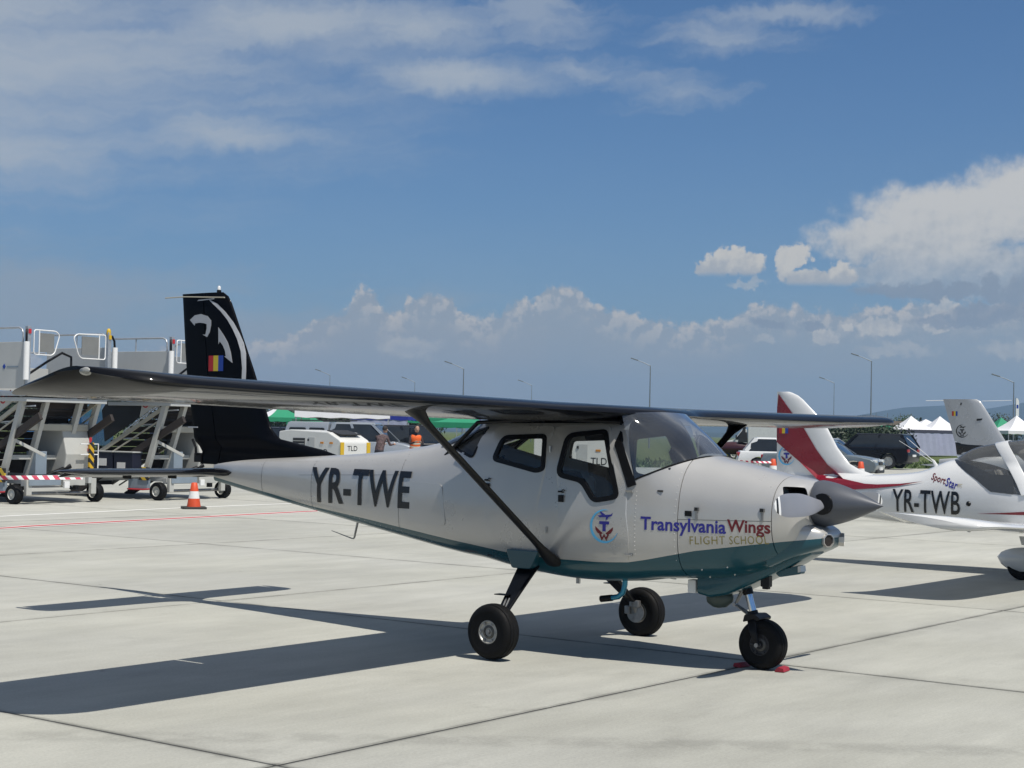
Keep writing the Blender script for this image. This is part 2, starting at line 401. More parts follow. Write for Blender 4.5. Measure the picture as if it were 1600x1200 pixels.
def skin_patch(mb, outline, holes, place, thick, mi=0, step=0.12, depth=None):
    """plate that follows a skin: place(u, v, h) gives the point h above the skin"""
    V, T = fill(outline, holes, step)
    top = [place(u, v, thick) for u, v in V]; o = len(mb.v)
    mb.add(top, T, mi)
    ec = {}
    for t in T:
        for a, b in ((t[0], t[1]), (t[1], t[2]), (t[2], t[0])):
            k = (min(a, b), max(a, b)); ec.setdefault(k, []).append((a, b))
    rim = [v[0] for v in ec.values() if len(v) == 1]
    low = {}
    for a, b in rim:
        for q in (a, b):
            if q not in low: low[q] = len(mb.v); mb.v.append(tuple(place(V[q][0], V[q][1], -0.004 if depth is None else thick-depth)))
        mb.f.append((o+b, o+a, low[a], low[b])); mb.m.append(mi)
    return mb
_txt = {}
def text_tris(s, embolden=0.0, spacing=1.0):
    """flat triangles of a word in the built-in typeface, scaled to a unit box: x 0..1, y 0..1"""
    cu = bpy.data.curves.new('t', 'FONT'); cu.body = s; cu.offset = embolden; cu.space_character = spacing; cu.resolution_u = 3
    o = bpy.data.objects.new('t', cu); col.objects.link(o)
    me = evalmesh(o); bpy.data.objects.remove(o)
    bm = bmesh.new(); bm.from_mesh(me); bmesh.ops.triangulate(bm, faces=bm.faces); bmesh.ops.remove_doubles(bm, verts=bm.verts, dist=1e-5)
    xs = [v.co.x for v in bm.verts]; ys = [v.co.y for v in bm.verts]
    x0, x1, y0, y1 = min(xs), max(xs), min(ys), max(ys)
    V = [((v.co.x-x0)/(x1-x0), (v.co.y-y0)/(y1-y0)) for v in bm.verts]; F = [tuple(v.index for v in f.verts) for f in bm.faces]
    bm.free(); return V, F
def letters(mb, s, place, u0, u1, v0, v1, h=0.003, mi=0, embolden=0.0, spacing=1.0, shear=0.0, v0b=None):
    """writing laid on a skin between u0..u1 and v0..v1"""
    V, F = text_tris(s, embolden, spacing)
    dv = 0 if v0b is None else v0b-v0
    bm = bmesh.new(); vv = [bm.verts.new((u0+(u1-u0)*a+shear*b, v0+dv*a+(v1-v0)*b, 0)) for a, b in V]
    for f in F:
        try: bm.faces.new([vv[i] for i in f])
        except ValueError: pass
    for _ in range(4):
        ed = [e for e in bm.edges if e.calc_length() > 0.05]
        if not ed: break
        bmesh.ops.subdivide_edges(bm, edges=ed, cuts=1); bmesh.ops.triangulate(bm, faces=[f for f in bm.faces if len(f.verts) > 3])
    bm.verts.index_update()
    mb.add([place(v.co.x, v.co.y, h) for v in bm.verts], [tuple(v.index for v in f.verts) for f in bm.faces], mi); bm.free()
def lerp_tab(tab, x):
    if x <= tab[0][0]: return tab[0][1:]
    for a, b in zip(tab, tab[1:]):
        if x <= b[0]:
            t = (x-a[0])/(b[0]-a[0]); return tuple(p*(1-t)+q*t for p, q in zip(a[1:], b[1:]))
    return tab[-1][1:]
def hermite_tab(tab, x):
    """smooth (Catmull-Rom, non-uniform) interpolation of table rows"""
    if x <= tab[0][0]: return tab[0][1:]
    if x >= tab[-1][0]: return tab[-1][1:]
    for i in range(len(tab)-1):
        if x <= tab[i+1][0]: break
    a, b = tab[i], tab[i+1]; p = tab[i-1] if i > 0 else a; q = tab[i+2] if i+2 < len(tab) else b
    h = b[0]-a[0]; t = (x-a[0])/h; out = []
    for k in range(1, len(a)):
        s = (b[k]-a[k])/h
        sa = ((a[k]-p[k])/(a[0]-p[0]) if p is not a else s); sb = ((q[k]-b[k])/(q[0]-b[0]) if q is not b else s)
        ma = 0 if sa*s <= 0 else math.copysign(min(abs((sa+s)/2), 2*abs(s), 2*abs(sa)), s)
        mb_ = 0 if sb*s <= 0 else math.copysign(min(abs((sb+s)/2), 2*abs(s), 2*abs(sb)), s)
        out.append((2*t**3-3*t*t+1)*a[k]+(t**3-2*t*t+t)*h*ma+(-2*t**3+3*t*t)*b[k]+(t**3-t*t)*h*mb_)
    return tuple(out)

def gz(y):
    """height of the ground: flat apron, then a gentle rise to the car park"""
    t = min(1, max(0, (y-50)/16)); return 0.25*t*t*(3-2*t)
def at(px, py, Y):
    """point at forward distance Y seen in that direction (used once, to set things out in the place)"""
    d = px_dir(px, py); k = Y/d.y; return Vector((d.x*k, Y, CAMH+d.z*k))

# ================================================================== SETTING
S0_, T0_ = 5.95-5.98*6, 5.98-5.2*4
def concrete(name, slabs=True):
    m = bpy.data.materials.new(name); m.use_nodes = True; t = m.node_tree; b = t.nodes['Principled BSDF']; L = t.links.new
    N = t.nodes.new
    g = N('ShaderNodeNewGeometry'); pos = g.outputs['Position']
    def vm(op, a, bb):
        n = N('ShaderNodeVectorMath'); n.operation = op
        for i, q in enumerate((a, bb)):
            if isinstance(q, bpy.types.NodeSocket): L(q, n.inputs[i])
            else: n.inputs[i].default_value = q
        return n
    def mth(op, a, bb=0.0, clamp=False):
        n = N('ShaderNodeMath'); n.operation = op; n.use_clamp = clamp
        for i, q in enumerate((a, bb)):
            if isinstance(q, bpy.types.NodeSocket): L(q, n.inputs[i])
            else: n.inputs[i].default_value = q
        return n.outputs[0]
    def noise(v, s, d=6, r=0.6):
        n = N('ShaderNodeTexNoise'); n.inputs['Scale'].default_value = s; n.inputs['Detail'].default_value = d; n.inputs['Roughness'].default_value = r; L(v, n.inputs['Vector']); return n.outputs[0]
    def rng(v, a, bb, lo, hi):
        n = N('ShaderNodeMapRange'); n.interpolation_type = 'SMOOTHSTEP'; L(v, n.inputs[0])
        for i, q in enumerate((a, bb, lo, hi)): n.inputs[i+1].default_value = q
        return n.outputs[0]
    mp = N('ShaderNodeMapping'); mp.inputs['Rotation'].default_value = (0, 0, -R(53.1)); L(pos, mp.inputs[0]); rp = mp.outputs[0]
    big = noise(rp, 0.35, 5); mid = noise(vm('MULTIPLY', rp, (0.6, 2.2, 1)).outputs[0], 1.1, 8, 0.65); fine = noise(pos, 55, 4, 0.7)
    broom = noise(vm('MULTIPLY', rp, (3.0, 90.0, 1)).outputs[0], 1.0, 3, 0.6)
    k = rng(big, 0.3, 0.72, 0.90, 1.07)
    k = mth('MULTIPLY', k, rng(mid, 0.3, 0.7, 0.915, 1.05)); k = mth('MULTIPLY', k, rng(fine, 0.25, 0.75, 0.89, 1.09)); k = mth('MULTIPLY', k, rng(broom, 0.3, 0.7, 0.97, 1.03))
    if slabs:
        oi = N('ShaderNodeObjectInfo'); k = mth('MULTIPLY', k, rng(oi.outputs['Random'], 0.0, 1.0, 0.93, 1.04))
        # dust and water marks that follow the slab edges
        sx = N('ShaderNodeSeparateXYZ'); L(rp, sx.inputs[0]); st_n = noise(pos, 2.2, 6, 0.7)
        for q, o0, pp in ((sx.outputs[0], T0_, 5.2), (sx.outputs[1], S0_, 5.98)):
            e = mth('ABSOLUTE', mth('SUBTRACT', mth('FRACT', mth('DIVIDE', mth('SUBTRACT', q, o0), pp)), 0.5))
            j_ = rng(e, 0.5-0.055/pp, 0.5-0.012/pp, 0, 1); j_ = mth('MULTIPLY', j_, rng(st_n, 0.25, 0.60, 0.12, 0.38)); k = mth('MULTIPLY', k, mth('SUBTRACT', 1.0, j_)); e = rng(e, 0.5-0.22/pp, 0.5, 0, 1); e = mth('MULTIPLY', e, rng(st_n, 0.40, 0.62, 0.0, 0.13)); k = mth('MULTIPLY', k, mth('SUBTRACT', 1.0, e))
    # scattered dark spots
    vo = N('ShaderNodeTexVoronoi'); vo.inputs['Scale'].default_value = 0.9; L(vm('ADD', pos, vm('SCALE', pos, (0, 0, 0)).outputs[0]).outputs[0], vo.inputs['Vector'])
    sp = rng(vo.outputs['Distance'], 0.012, 0.05, 1, 0); sp = mth('MULTIPLY', sp, rng(noise(pos, 0.5, 2), 0.5, 0.62, 0, 0.5))
    k = mth('MULTIPLY', k, mth('SUBTRACT', 1.0, sp))
    blot = rng(noise(vm('ADD', pos, (31, 7, 0)).outputs[0], 1.7, 5, 0.7), 0.60, 0.76, 0, 0.14); k = mth('MULTIPLY', k, mth('SUBTRACT', 1.0, blot))
    # rubber arcs left by turning wheels
    for (cx, cy, r, w, s) in ((1.2, -36.0, 45.15, 0.22, 0.17), (1.4, -36.2, 43.9, 0.16, 0.12), (-2.0, 40.0, 33.6, 0.2, 0.06), (14, 6, 13.5, 0.18, 0.06), (3, -20, 31.8, 0.2, 0.06)):
        d = vm('SUBTRACT', pos, (cx, cy, 0)).outputs[0]; d = vm('MULTIPLY', d, (1, 1, 0)).outputs[0]
        ln = N('ShaderNodeVectorMath'); ln.operation = 'LENGTH'; L(d, ln.inputs[0])
        a = mth('ABSOLUTE', mth('SUBTRACT', ln.outputs[1], r)); a = rng(a, w*0.3, w, 1, 0)
        a = mth('MULTIPLY', a, rng(noise(pos, 3.0, 5, 0.7), 0.35, 0.6, 0, s)); k = mth('MULTIPLY', k, mth('SUBTRACT', 1.0, a))
    hue = rng(noise(pos, 0.22, 3), 0.35, 0.65, 0, 1)
    mx = N('ShaderNodeMix'); mx.data_type = 'RGBA'; L(hue, mx.inputs[0]); mx.inputs[6].default_value = (0.412, 0.410, 0.362, 1); mx.inputs[7].default_value = (0.405, 0.404, 0.366, 1)
    sc = N('ShaderNodeVectorMath'); sc.operation = 'SCALE'; L(mx.outputs[2], sc.inputs[0]); L(k, sc.inputs[3]); L(sc.outputs[0], b.inputs['Base Color'])
    b.inputs['Roughness'].default_value = 0.85; b.inputs['Specular IOR Level'].default_value = 0.3
    bp = N('ShaderNodeBump'); bp.inputs['Strength'].default_value = 0.25; bp.inputs['Distance'].default_value = 0.004
    L(mth('ADD', fine, mth('MULTIPLY', broom, 0.6)), bp.inputs['Height']); L(bp.outputs[0], b.inputs['Normal'])
    return m
CONC = concrete('concrete_slab', True); CONCF = concrete('concrete_far', False)
SEAL = mat('joint_sealant', (0.03, 0.03, 0.03), 0.9)

# far land: one sheet to the horizon
def sheet(name, ys, xf, zoff, m, x0=None):
    mb = MB(); n = 25
    for i, y in enumerate(ys):
        w = xf(y)
        for k in range(n): mb.v.append((-w+2*w*k/(n-1), y, gz(y)+zoff))
    for i in range(len(ys)-1):
        for k in range(n-1):
            mb.f.append((i*n+k, i*n+k+1, (i+1)*n+k+1, (i+1)*n+k)); mb.m.append(0)
    return mb.build(name, m)
def grassmat(name, c1, c2, scale):
    m = bpy.data.materials.new(name); m.use_nodes = True; t = m.node_tree; b = t.nodes['Principled BSDF']; L = t.links.new; N = t.nodes.new
    g = N('ShaderNodeNewGeometry'); n = N('ShaderNodeTexNoise'); n.inputs['Scale'].default_value = scale; n.inputs['Detail'].default_value = 8; n.inputs['Roughness'].default_value = 0.7; L(g.outputs['Position'], n.inputs[0])
    n2 = N('ShaderNodeTexNoise'); n2.inputs['Scale'].default_value = scale*14; n2.inputs['Detail'].default_value = 3; L(g.outputs['Position'], n2.inputs[0])
    ad = N('ShaderNodeMath'); ad.operation = 'MULTIPLY_ADD'; L(n2.outputs[0], ad.inputs[0]); ad.inputs[1].default_value = 0.5; L(n.outputs[0], ad.inputs[2])
    cr = N('ShaderNodeMapRange'); L(ad.outputs[0], cr.inputs[0]); cr.inputs[1].default_value = 0.5; cr.inputs[2].default_value = 1.0
    mx = N('ShaderNodeMix'); mx.data_type = 'RGBA'; L(cr.outputs[0], mx.inputs[0]); mx.inputs[6].default_value = (*c1, 1); mx.inputs[7].default_value = (*c2, 1); L(mx.outputs[2], b.inputs[0])
    b.inputs['Roughness'].default_value = 0.9; b.inputs['Specular IOR Level'].default_value = 0.2
    bp = N('ShaderNodeBump'); bp.inputs['Strength'].default_value = 0.8; bp.inputs['Distance'].default_value = 0.1; L(n2.outputs[0], bp.inputs['Height']); L(bp.outputs[0], b.inputs['Normal'])
    return m
GRASS = grassmat('grass_field', (0.045, 0.075, 0.018), (0.13, 0.15, 0.045), 0.35)
ysl = [-60, -20, 0, 20, 40, 46, 50, 54, 58, 62, 66, 80, 100, 140, 200, 400, 1000, 2500, 6000]
ground = sheet('ground', ysl, lambda y: 60+max(0, y)*1.2, -0.09, GRASS); tag(ground, kind='structure')

# apron: base sheet up to the edge of the grass
EDGE = [(-60, 52.0), (-20, 69.5), (-13, 70.5), (-6.0, 72.0), (10, 76.0), (22.4, 87.0), (40, 98.0), (70, 112)]   # grass edge, left to right
def edge_y(x): return lerp_tab([(a, b) for a, b in EDGE], x)[0]
mb = MB(); xs = [-60, -40, -30, -24, -20, -16, -13, -9, -6, 0, 5, 10, 16, 22.4, 30, 40, 55, 70]; fr = [0, 0.3, 0.5, 0.6, 0.65, 0.7, 0.75, 0.8, 0.85, 0.9, 0.95, 1]
for x in xs:
    for f in fr:
        y = -25+(edge_y(x)+25)*f; mb.v.append((x, y, gz(y)-0.035))
for i in range(len(xs)-1):
    for k in range(len(fr)-1):
        a = i*len(fr)+k; mb.f.append((a, a+len(fr), a+len(fr)+1, a+1)); mb.m.append(0)
apron = mb.build('apron', CONCF); tag(apron, kind='structure')

# dark sealant lying in the joints, just below the slab tops
mb = MB(); mb.add([(-40, -2, -0.005), (40, -2, -0.005), (40, 44.5, -0.005), (-40, 44.5, -0.005)], [(0, 1, 2, 3)])
mb.build('joint_sealant', SEAL, apron)
# concrete slabs, each its own piece, with open joints
A0 = R(53.1); E2 = Vector((math.cos(A0), math.sin(A0), 0)); E1 = Vector((-math.sin(A0), math.cos(A0), 0))
S0, SP, T0, TP, GAP = 5.95-5.98*6, 5.98, 5.98-5.2*4, 5.2, 0.025
def slab_mesh():
    m = MB(); hs, ht = (SP-GAP)/2, (TP-GAP)/2; c = 0.003
    lo = [(-ht, -hs), (ht, -hs), (ht, hs), (-ht, hs)]
    vs = [(a, b, -0.034) for a, b in lo]+[(a, b, -c) for a, b in lo]+[(a-math.copysign(c, a), b-math.copysign(c, b), 0) for a, b in lo]
    fs = [(8, 9, 10, 11)]
    for k in range(4):
        j = (k+1) % 4; fs += [(k, j, 4+j, 4+k), (4+k, 4+j, 8+j, 8+k)]
    return m.add(vs, fs).mesh('concrete_slab', CONC)
SLAB = slab_mesh()
for i in range(16):
    for j in range(14):
        s, t = S0+SP*(i+0.5), T0+TP*(j+0.5)
        c = E1*s+E2*t
        if c.y > 46 or c.y < -4 or abs(c.x) > 0.36*max(c.y, 0)+12: continue
        o = link('concrete_slab', SLAB, apron); o.location = (c.x, c.y, random.uniform(-0.0012, 0.0012)); o.rotation_euler = (random.uniform(-1, 1)*0.00025, random.uniform(-1, 1)*0.00025, A0)

# painted lines on the apron
def worn(name, rgb, wear):
    m = bpy.data.materials.new(name); m.use_nodes = True; t = m.node_tree; b = t.nodes['Principled BSDF']; L = t.links.new; N = t.nodes.new
    g = N('ShaderNodeNewGeometry'); n = N('ShaderNodeTexNoise'); n.inputs['Scale'].default_value = 9; n.inputs['Detail'].default_value = 8; n.inputs['Roughness'].default_value = 0.75; L(g.outputs['Position'], n.inputs[0])
    mr = N('ShaderNodeMapRange'); L(n.outputs[0], mr.inputs[0]); mr.inputs[1].default_value = wear; mr.inputs[2].default_value = wear+0.12
    mx = N('ShaderNodeMix'); mx.data_type = 'RGBA'; L(mr.outputs[0], mx.inputs[0]); mx.inputs[6].default_value = (*rgb, 1); mx.inputs[7].default_value = (0.40, 0.40, 0.355, 1); L(mx.outputs[2], b.inputs[0])
    b.inputs['Roughness'].default_value = 0.7; return m
WHITEP = worn('white_road_paint', (0.74, 0.74, 0.70), 0.6); REDP = worn('red_road_paint', (0.50, 0.05, 0.06), 0.64)
def strip(name, pts, w, z, m):
    b = MB(); pts = [Vector((x, y, 0)) for x, y in pts]; L_, Rr = [], []
    for i, p in enumerate(pts):
        d = (pts[min(i+1, len(pts)-1)]-pts[max(i-1, 0)]).normalized(); n = Vector((-d.y, d.x, 0))
        L_.append((p+n*w/2)+Vector((0, 0, z+gz(p.y)))); Rr.append((p-n*w/2)+Vector((0, 0, z+gz(p.y))))
    b.add(L_+Rr, [(i, i+1, len(pts)+i+1, len(pts)+i) for i in range(len(pts)-1)])
    return b.build(name, m)
RL = [(-13.5, 24.9), (-8.24, 26.25), (-7.95, 27.0), (-4.29, 33.36), (0.8, 40.9)]
o = strip('stand_line_border', RL, 0.40, 0.004, WHITEP); tag(o, kind='structure')
o = strip('stand_line', RL, 0.18, 0.008, REDP); tag(o, kind='structure')
o = strip('edge_line', [(-14, 26.6), (-9.3, 29.66), (-6.71, 34.29), (-1.0, 43.0)], 0.16, 0.004, WHITEP); tag(o, kind='structure')

# hills far behind on the right (and running on to both sides)
def ridge(name, y0, tops, depth, m, rough):
    """tops: (pixel x, pixel y of the skyline); a ridge with slopes at forward distance y0"""
    rnd = random.Random(5); b = MB(); n = 90; rows = 7
    tab = sorted([(at(px, py, y0).x, at(px, py, y0).z) for px, py in tops])
    x0, x1 = tab[0][0], tab[-1][0]
    for r in range(rows):
        f = r/(rows-1)
        for i in range(n):
            x = x0+(x1-x0)*i/(n-1); h = hermite_tab(tab, x)[0]
            prof = math.sin(f*math.pi)**0.8
            wob = rough*(math.sin(x*0.011+r)+0.6*math.sin(x*0.027+2*r)+0.4*math.sin(x*0.063+r*r))
            b.v.append((x, y0+(f-0.5)*depth+wob*3, max(0.0, h*prof)+(wob*0.5*prof if r != rows//2 else rough*0.25*math.sin(x*0.05))))
    for r in range(rows-1):
        for i in range(n-1):
            b.f.append((r*n+i, r*n+i+1, (r+1)*n+i+1, (r+1)*n+i)); b.m.append(0)
    o = b.build(name, m, smooth=60); tag(o, kind='structure'); return o
FOREST = grassmat('wooded_hill', (0.016, 0.026, 0.020), (0.032, 0.046, 0.026), 0.02)
ridge('hills', 3600, [(-2500, 668), (-1200, 650), (-300, 655), (300, 664), (900, 668), (1200, 664), (1330, 652), (1385, 641), (1430, 634), (1470, 631), (1500, 637), (1535, 641), (1562, 633), (1600, 629), (1680, 626), (1800, 640), (2100, 628), (2600, 650), (3400, 690)], 900, FOREST, 6.0)
ridge('hills', 2500, [(-2500, 672), (-900, 664), (300, 672), (1000, 676), (1400, 672), (1480, 664), (1560, 668), (1640, 661), (2000, 668), (3000, 690)], 600, FOREST, 3.0)

# ================================================================== MAIN AIRCRAFT
SILVER = mat('silver_paint', (0.50, 0.49, 0.47), 0.30, 0.62, 0.35, 0.06, 1.4, rvar=0.05, coat_rough=0.06)
BLACKP = mat('black_gloss_paint', (0.003, 0.0033, 0.005), 0.45, 0.0, 0.5, 0.1, 1.5, rvar=0.05, coat_rough=0.045, spec=0.06, coat_ior=1.42)
BLACKM = mat('black_satin', (0.005, 0.005, 0.006), 0.42, 0.0, 0.0, spec=0.25)
UNDER = mat('underwing_gloss', (0.008, 0.008, 0.008), 0.45, 0.0, 0.6, 0.10, 1.6, rvar=0.08, coat_rough=0.07, spec=0.05, coat_ior=1.33)
TIPU = mat('tip_black', (0.010, 0.010, 0.010), 0.45, 0.0, 0.3, 0.10, 1.6, coat_rough=0.10, spec=0.04, coat_ior=1.33)
TEAL = mat('teal_paint', (0.002, 0.062, 0.088), 0.34, 0.2, 0.5, 0.05, 1.2)
BLACKF = mat('black_tail_paint', (0.003, 0.0035, 0.0055), 0.4, 0.0, 0.08, 0.1, 1.5, spec=0.03)
RUBBER = mat('tyre_rubber', (0.0055, 0.0055, 0.006), 0.66, spec=0.18, bump=0.25, bscale=60, var=0.3, scale=9)
ALU = mat('bare_aluminium', (0.55, 0.55, 0.54), 0.36, 0.85, var=0.15, scale=12)
STEEL = mat('worn_steel', (0.32, 0.32, 0.32), 0.42, 0.8, var=0.3, scale=20)
DARKIN = mat('dark_interior', (0.022, 0.025, 0.034), 0.75, bump=0.2, bscale=80)
LINING = mat('light_lining', (0.66, 0.66, 0.64), 0.7)
SPINGREY = mat('spinner_grey', (0.075, 0.082, 0.098), 0.42, 0.1, 0.1, 0.06, 4)
PROPGREY = mat('prop_grey', (0.22, 0.23, 0.26), 0.42, 0.1, 0.1, 0.05, 5)
WHITE = mat('white_paint', (0.78, 0.78, 0.77), 0.35, 0, 0.3, 0.04)
DECALW = mat('decal_silver', (0.42, 0.43, 0.45), 0.35)
LETTER = mat('letter_black', (0.007, 0.007, 0.008), 0.3)
SEAM = mat('seam_dark', (0.045, 0.045, 0.045), 0.8)  # dark tone of the thin strips along the panel seams
CLEAR = glass('clear_window', (0.88, 0.90, 0.90), 1.0, 0.02, 0.03)
SMOKED = glass('windshield', (0.68, 0.73, 0.77), 3.0, 0.03, 0.045)
def flat(name, rgb, r=0.4): return mat(name, rgb, r, var=0.05)
TWBLUE = flat('logo_blue', (0.022, 0.022, 0.24)); TWRED = flat('logo_red', (0.13, 0.006, 0.012)); TWCYAN = flat('logo_cyan', (0.10, 0.42, 0.70)); TWGOLD = flat('logo_gold', (0.27, 0.22, 0.055))
FLR = flat('flag_red', (0.42, 0.008, 0.012)); FLY = flat('flag_yellow', (0.60, 0.46, 0.025)); FLB = flat('flag_blue', (0.008, 0.045, 0.30))

class Fus:
    """skin of a fuselage from stations x, top, bottom, half width, height of the widest point, upper / lower squareness, tumblehome"""
    def __init__(s, tab): s.tab = tab
    def st(s, x): return hermite_tab(s.tab, x)
    def hw(s, x, z):
        zt, zb, w, zc, nu, nl, tp = s.st(x)
        if z >= zc: t = min(1, (z-zc)/(zt-zc)); return w*max(0, 1-t**nu)**(1/nu)*(1-tp*t)
        t = min(1, (zc-z)/(zc-zb)); return w*max(0, 1-t**nl)**(1/nl)
    def top(s, x, y):
        zt, zb, w, zc, nu, nl, tp = s.st(x); lo, hi = zc, zt
        for _ in range(24):
            m = (lo+hi)/2
            if s.hw(x, m) > abs(y): lo = m
            else: hi = m
        return lo
    def ring(s, x, n=56, inset=0.0):
        zt, zb, w, zc, nu, nl, tp = s.st(x); out = []
        zt -= inset; zb += inset; w = max(0.004, w-inset)
        for k in range(n):
            a = 2*math.pi*(k+0.5)/n; c, q = math.cos(a), math.sin(a); nn = nu if q > 0 else nl
            # superellipse, points spread by angle
            r = (abs(c)**nn+abs(q)**nn)**(-1/nn); yy, zz_ = c*r, q*r
            z = zc+zz_*((zt-zc) if q > 0 else (zc-zb)); y = yy*w*(1-tp*zz_ if q > 0 else 1)
            out.append((x, y, z))
        return out
    def loft(s, mb, x0, x1, n, mi=0, inset=0.0, ends=None, m=56):
        xs = [x0+(x1-x0)*i/n for i in range(n+1)]
        mb.loft([s.ring(x, m, inset) for x in xs], mi)
    def place(s, side=-1):
        return lambda u, v, h: (u, side*(s.hw(u, v)+h), v)

FA = Fus([(-4.22, 1.375, 1.200, .030, 1.285, 2.2, 2.4, 0), (-3.8, 1.415, 1.128, .095, 1.275, 2.4, 2.6, 0), (-3.0, 1.465, 1.010, .20, 1.25, 2.5, 3.6, 0), (-2.26, 1.512, .905, .305, 1.22, 2.6, 4.6, .02),
          (-1.7, 1.568, .825, .395, 1.19, 2.8, 5.0, .05), (-1.2, 1.655, .755, .475, 1.17, 3.0, 5.0, .08), (-.9, 1.76, .712, .515, 1.16, 3.2, 4.6, .10), (-.65, 1.86, .68, .54, 1.15, 4, 4, .12),
          (-.3, 1.875, .626, .56, 1.14, 5, 4, .13), (.3, 1.875, .578, .565, 1.13, 5, 4, .13), (.78, 1.875, .60, .56, 1.12, 5, 4, .13), (1.0, 1.76, .63, .54, 1.12, 3.4, 4, .12),
          (1.27, 1.597, .65, .505, 1.12, 2.8, 3.6, .08), (1.6, 1.525, .685, .47, 1.12, 2.6, 3.2, .05), (1.9, 1.462, .775, .425, 1.14, 2.5, 2.8, .03), (2.05, 1.437, .86, .37, 1.16, 2.4, 2.5, 0),
          (2.13, 1.42, .94, .30, 1.18, 2.2, 2.3, 0), (2.165, 1.405, 1.0, .22, 1.2, 2, 2, 0)])
ns = FA.place(-1); fs_ = FA.place(1)

# two-tone paint: silver above, teal below a painted line that runs the length of the hull
def livery(name):
    m = SILVER.copy(); m.name = name; t = m.node_tree; L = t.links.new; N = t.nodes.new; b = t.nodes['Principled BSDF']
    co = N('ShaderNodeTexCoord'); sp = N('ShaderNodeSeparateXYZ'); L(co.outputs['Object'], sp.inputs[0])
    fc = N('ShaderNodeFloatCurve'); cv = fc.mapping.curves[0]
    pts = [(-4.2, 1.238), (-3.83, 1.184), (-3.34, 1.114), (-2.78, 1.027), (-1.89, 0.942), (-1.27, 0.877), (-0.78, 0.822), (-0.299, 0.770), (0.139, 0.748), (0.6, 0.748), (0.85, 0.762), (1.0, 0.79), (1.403, 0.879), (2.03, 0.975), (2.33, 1.015)]
    X = lambda x: (x+4.3)/6.8
    cv.points[0].location = (X(pts[0][0]), pts[0][1]/2); cv.points[1].location = (X(pts[-1][0]), pts[-1][1]/2)
    for a, z in pts[1:-1]: cv.points.new(X(a), z/2)
    for q in cv.points: q.handle_type = 'VECTOR'
    fc.mapping.update()
    mx = N('ShaderNodeMapRange'); L(sp.outputs[0], mx.inputs[0]); mx.inputs[1].default_value = -4.3; mx.inputs[2].default_value = 2.5; L(mx.outputs[0], fc.inputs['Value'])
    z2 = N('ShaderNodeMath'); z2.operation = 'MULTIPLY'; L(fc.outputs[0], z2.inputs[0]); z2.inputs[1].default_value = 2.0
    lt = N('ShaderNodeMath'); lt.operation = 'LESS_THAN'; L(sp.outputs[2], lt.inputs[0]); L(z2.outputs[0], lt.inputs[1])
    mix = N('ShaderNodeMix'); mix.data_type = 'RGBA'; old = b.inputs['Base Color'].links[0].from_socket
    L(lt.outputs[0], mix.inputs[0]); L(old, mix.inputs[6]); mix.inputs[7].default_value = (0.002, 0.062, 0.088, 1); L(mix.outputs[2], b.inputs['Base Color'])
    me = N('ShaderNodeMath'); me.operation = 'MULTIPLY_ADD'; L(lt.outputs[0], me.inputs[0]); me.inputs[1].default_value = -0.15; me.inputs[2].default_value = 0.35; L(me.outputs[0], b.inputs['Metallic'])
    # gentle oil-canning of the sheet metal
    n = N('ShaderNodeTexNoise'); n.inputs['Scale'].default_value = 3.2; n.inputs['Detail'].default_value = 1; L(co.outputs['Object'], n.inputs[0])
    bp = N('ShaderNodeBump'); bp.inputs['Strength'].default_value = 0.12; bp.inputs['Distance'].default_value = 0.05; L(n.outputs[0], bp.inputs['Height']); L(bp.outputs[0], b.inputs['Normal']); L(bp.outputs[0], b.inputs['Coat Normal'])
    return m
LIV = livery('silver_and_teal_paint')

HD = -0.6413
PL = empty('light_aircraft', (0.5267, 13.1774, 0), HD, 'silver and teal high-wing light aircraft with black wings lettered YR-TWE', 'aircraft')
PL.rotation_euler = (R(-0.33), 0, HD)

def win(c, r, d=0.0):
    return rpoly(offset_poly(c, d), [max(.014, q-d) for q in r])
WIN1 = ([(.236, 1.728), (.605, 1.768), (.79, 1.24), (.547, 1.195), (.425, 1.347), (.183, 1.388)], [.07, .06, .07, .06, .05, .08])
WIN2 = ([(-.389, 1.702), (.052, 1.720), (.078, 1.435), (-.002, 1.407), (-.467, 1.495)], [.07, .06, .04, .04, .06])
WIN3 = ([(-.955, 1.585), (-.70, 1.745), (-.575, 1.775), (-.672, 1.50)], [.02, .03, .03, .05])
def prism_obj(poly, a, b, plane, m):
    return MB().prism(poly, a, b, plane).build('cutter', m)
mb = MB(); FA.loft(mb, -4.22, 1.266, 190, m=72); hull = mb.build('fuselage', LIV, PL, weld=True)
cut = MB(); xs = [-1.3+2.5*i/30 for i in range(31)]; cut.loft([FA.ring(x, 56, 0.022) for x in xs])
def cabin_trim():
    m = DARKIN.copy(); m.name = 'cabin_trim'; t = m.node_tree; L = t.links.new; N = t.nodes.new; bs = t.nodes['Principled BSDF']
    co = N('ShaderNodeTexCoord'); sp = N('ShaderNodeSeparateXYZ'); L(co.outputs['Object'], sp.inputs[0]); lt = N('ShaderNodeMath'); lt.operation = 'LESS_THAN'; L(sp.outputs[0], lt.inputs[0]); lt.inputs[1].default_value = -.22
    mx = N('ShaderNodeMix'); mx.data_type = 'RGBA'; L(lt.outputs[0], mx.inputs[0]); L(bs.inputs['Base Color'].links[0].from_socket, mx.inputs[6]); mx.inputs[7].default_value = (.62, .62, .60, 1); L(mx.outputs[2], bs.inputs['Base Color']); return m
cavity = cut.build('cutter', cabin_trim())
cutters = [cavity]
for w in (WIN1, WIN2, WIN3): cutters.append(prism_obj(win(*w, 0.036 if w is not WIN3 else 0.016), -1, 1, 'XZ', BLACKM))
cutters.append(prism_obj([(.775, 1.80), (.895, 1.385), (1.33, 1.58), (1.6, 2.3), (.775, 2.3)], -1, 1, 'XZ', BLACKM))
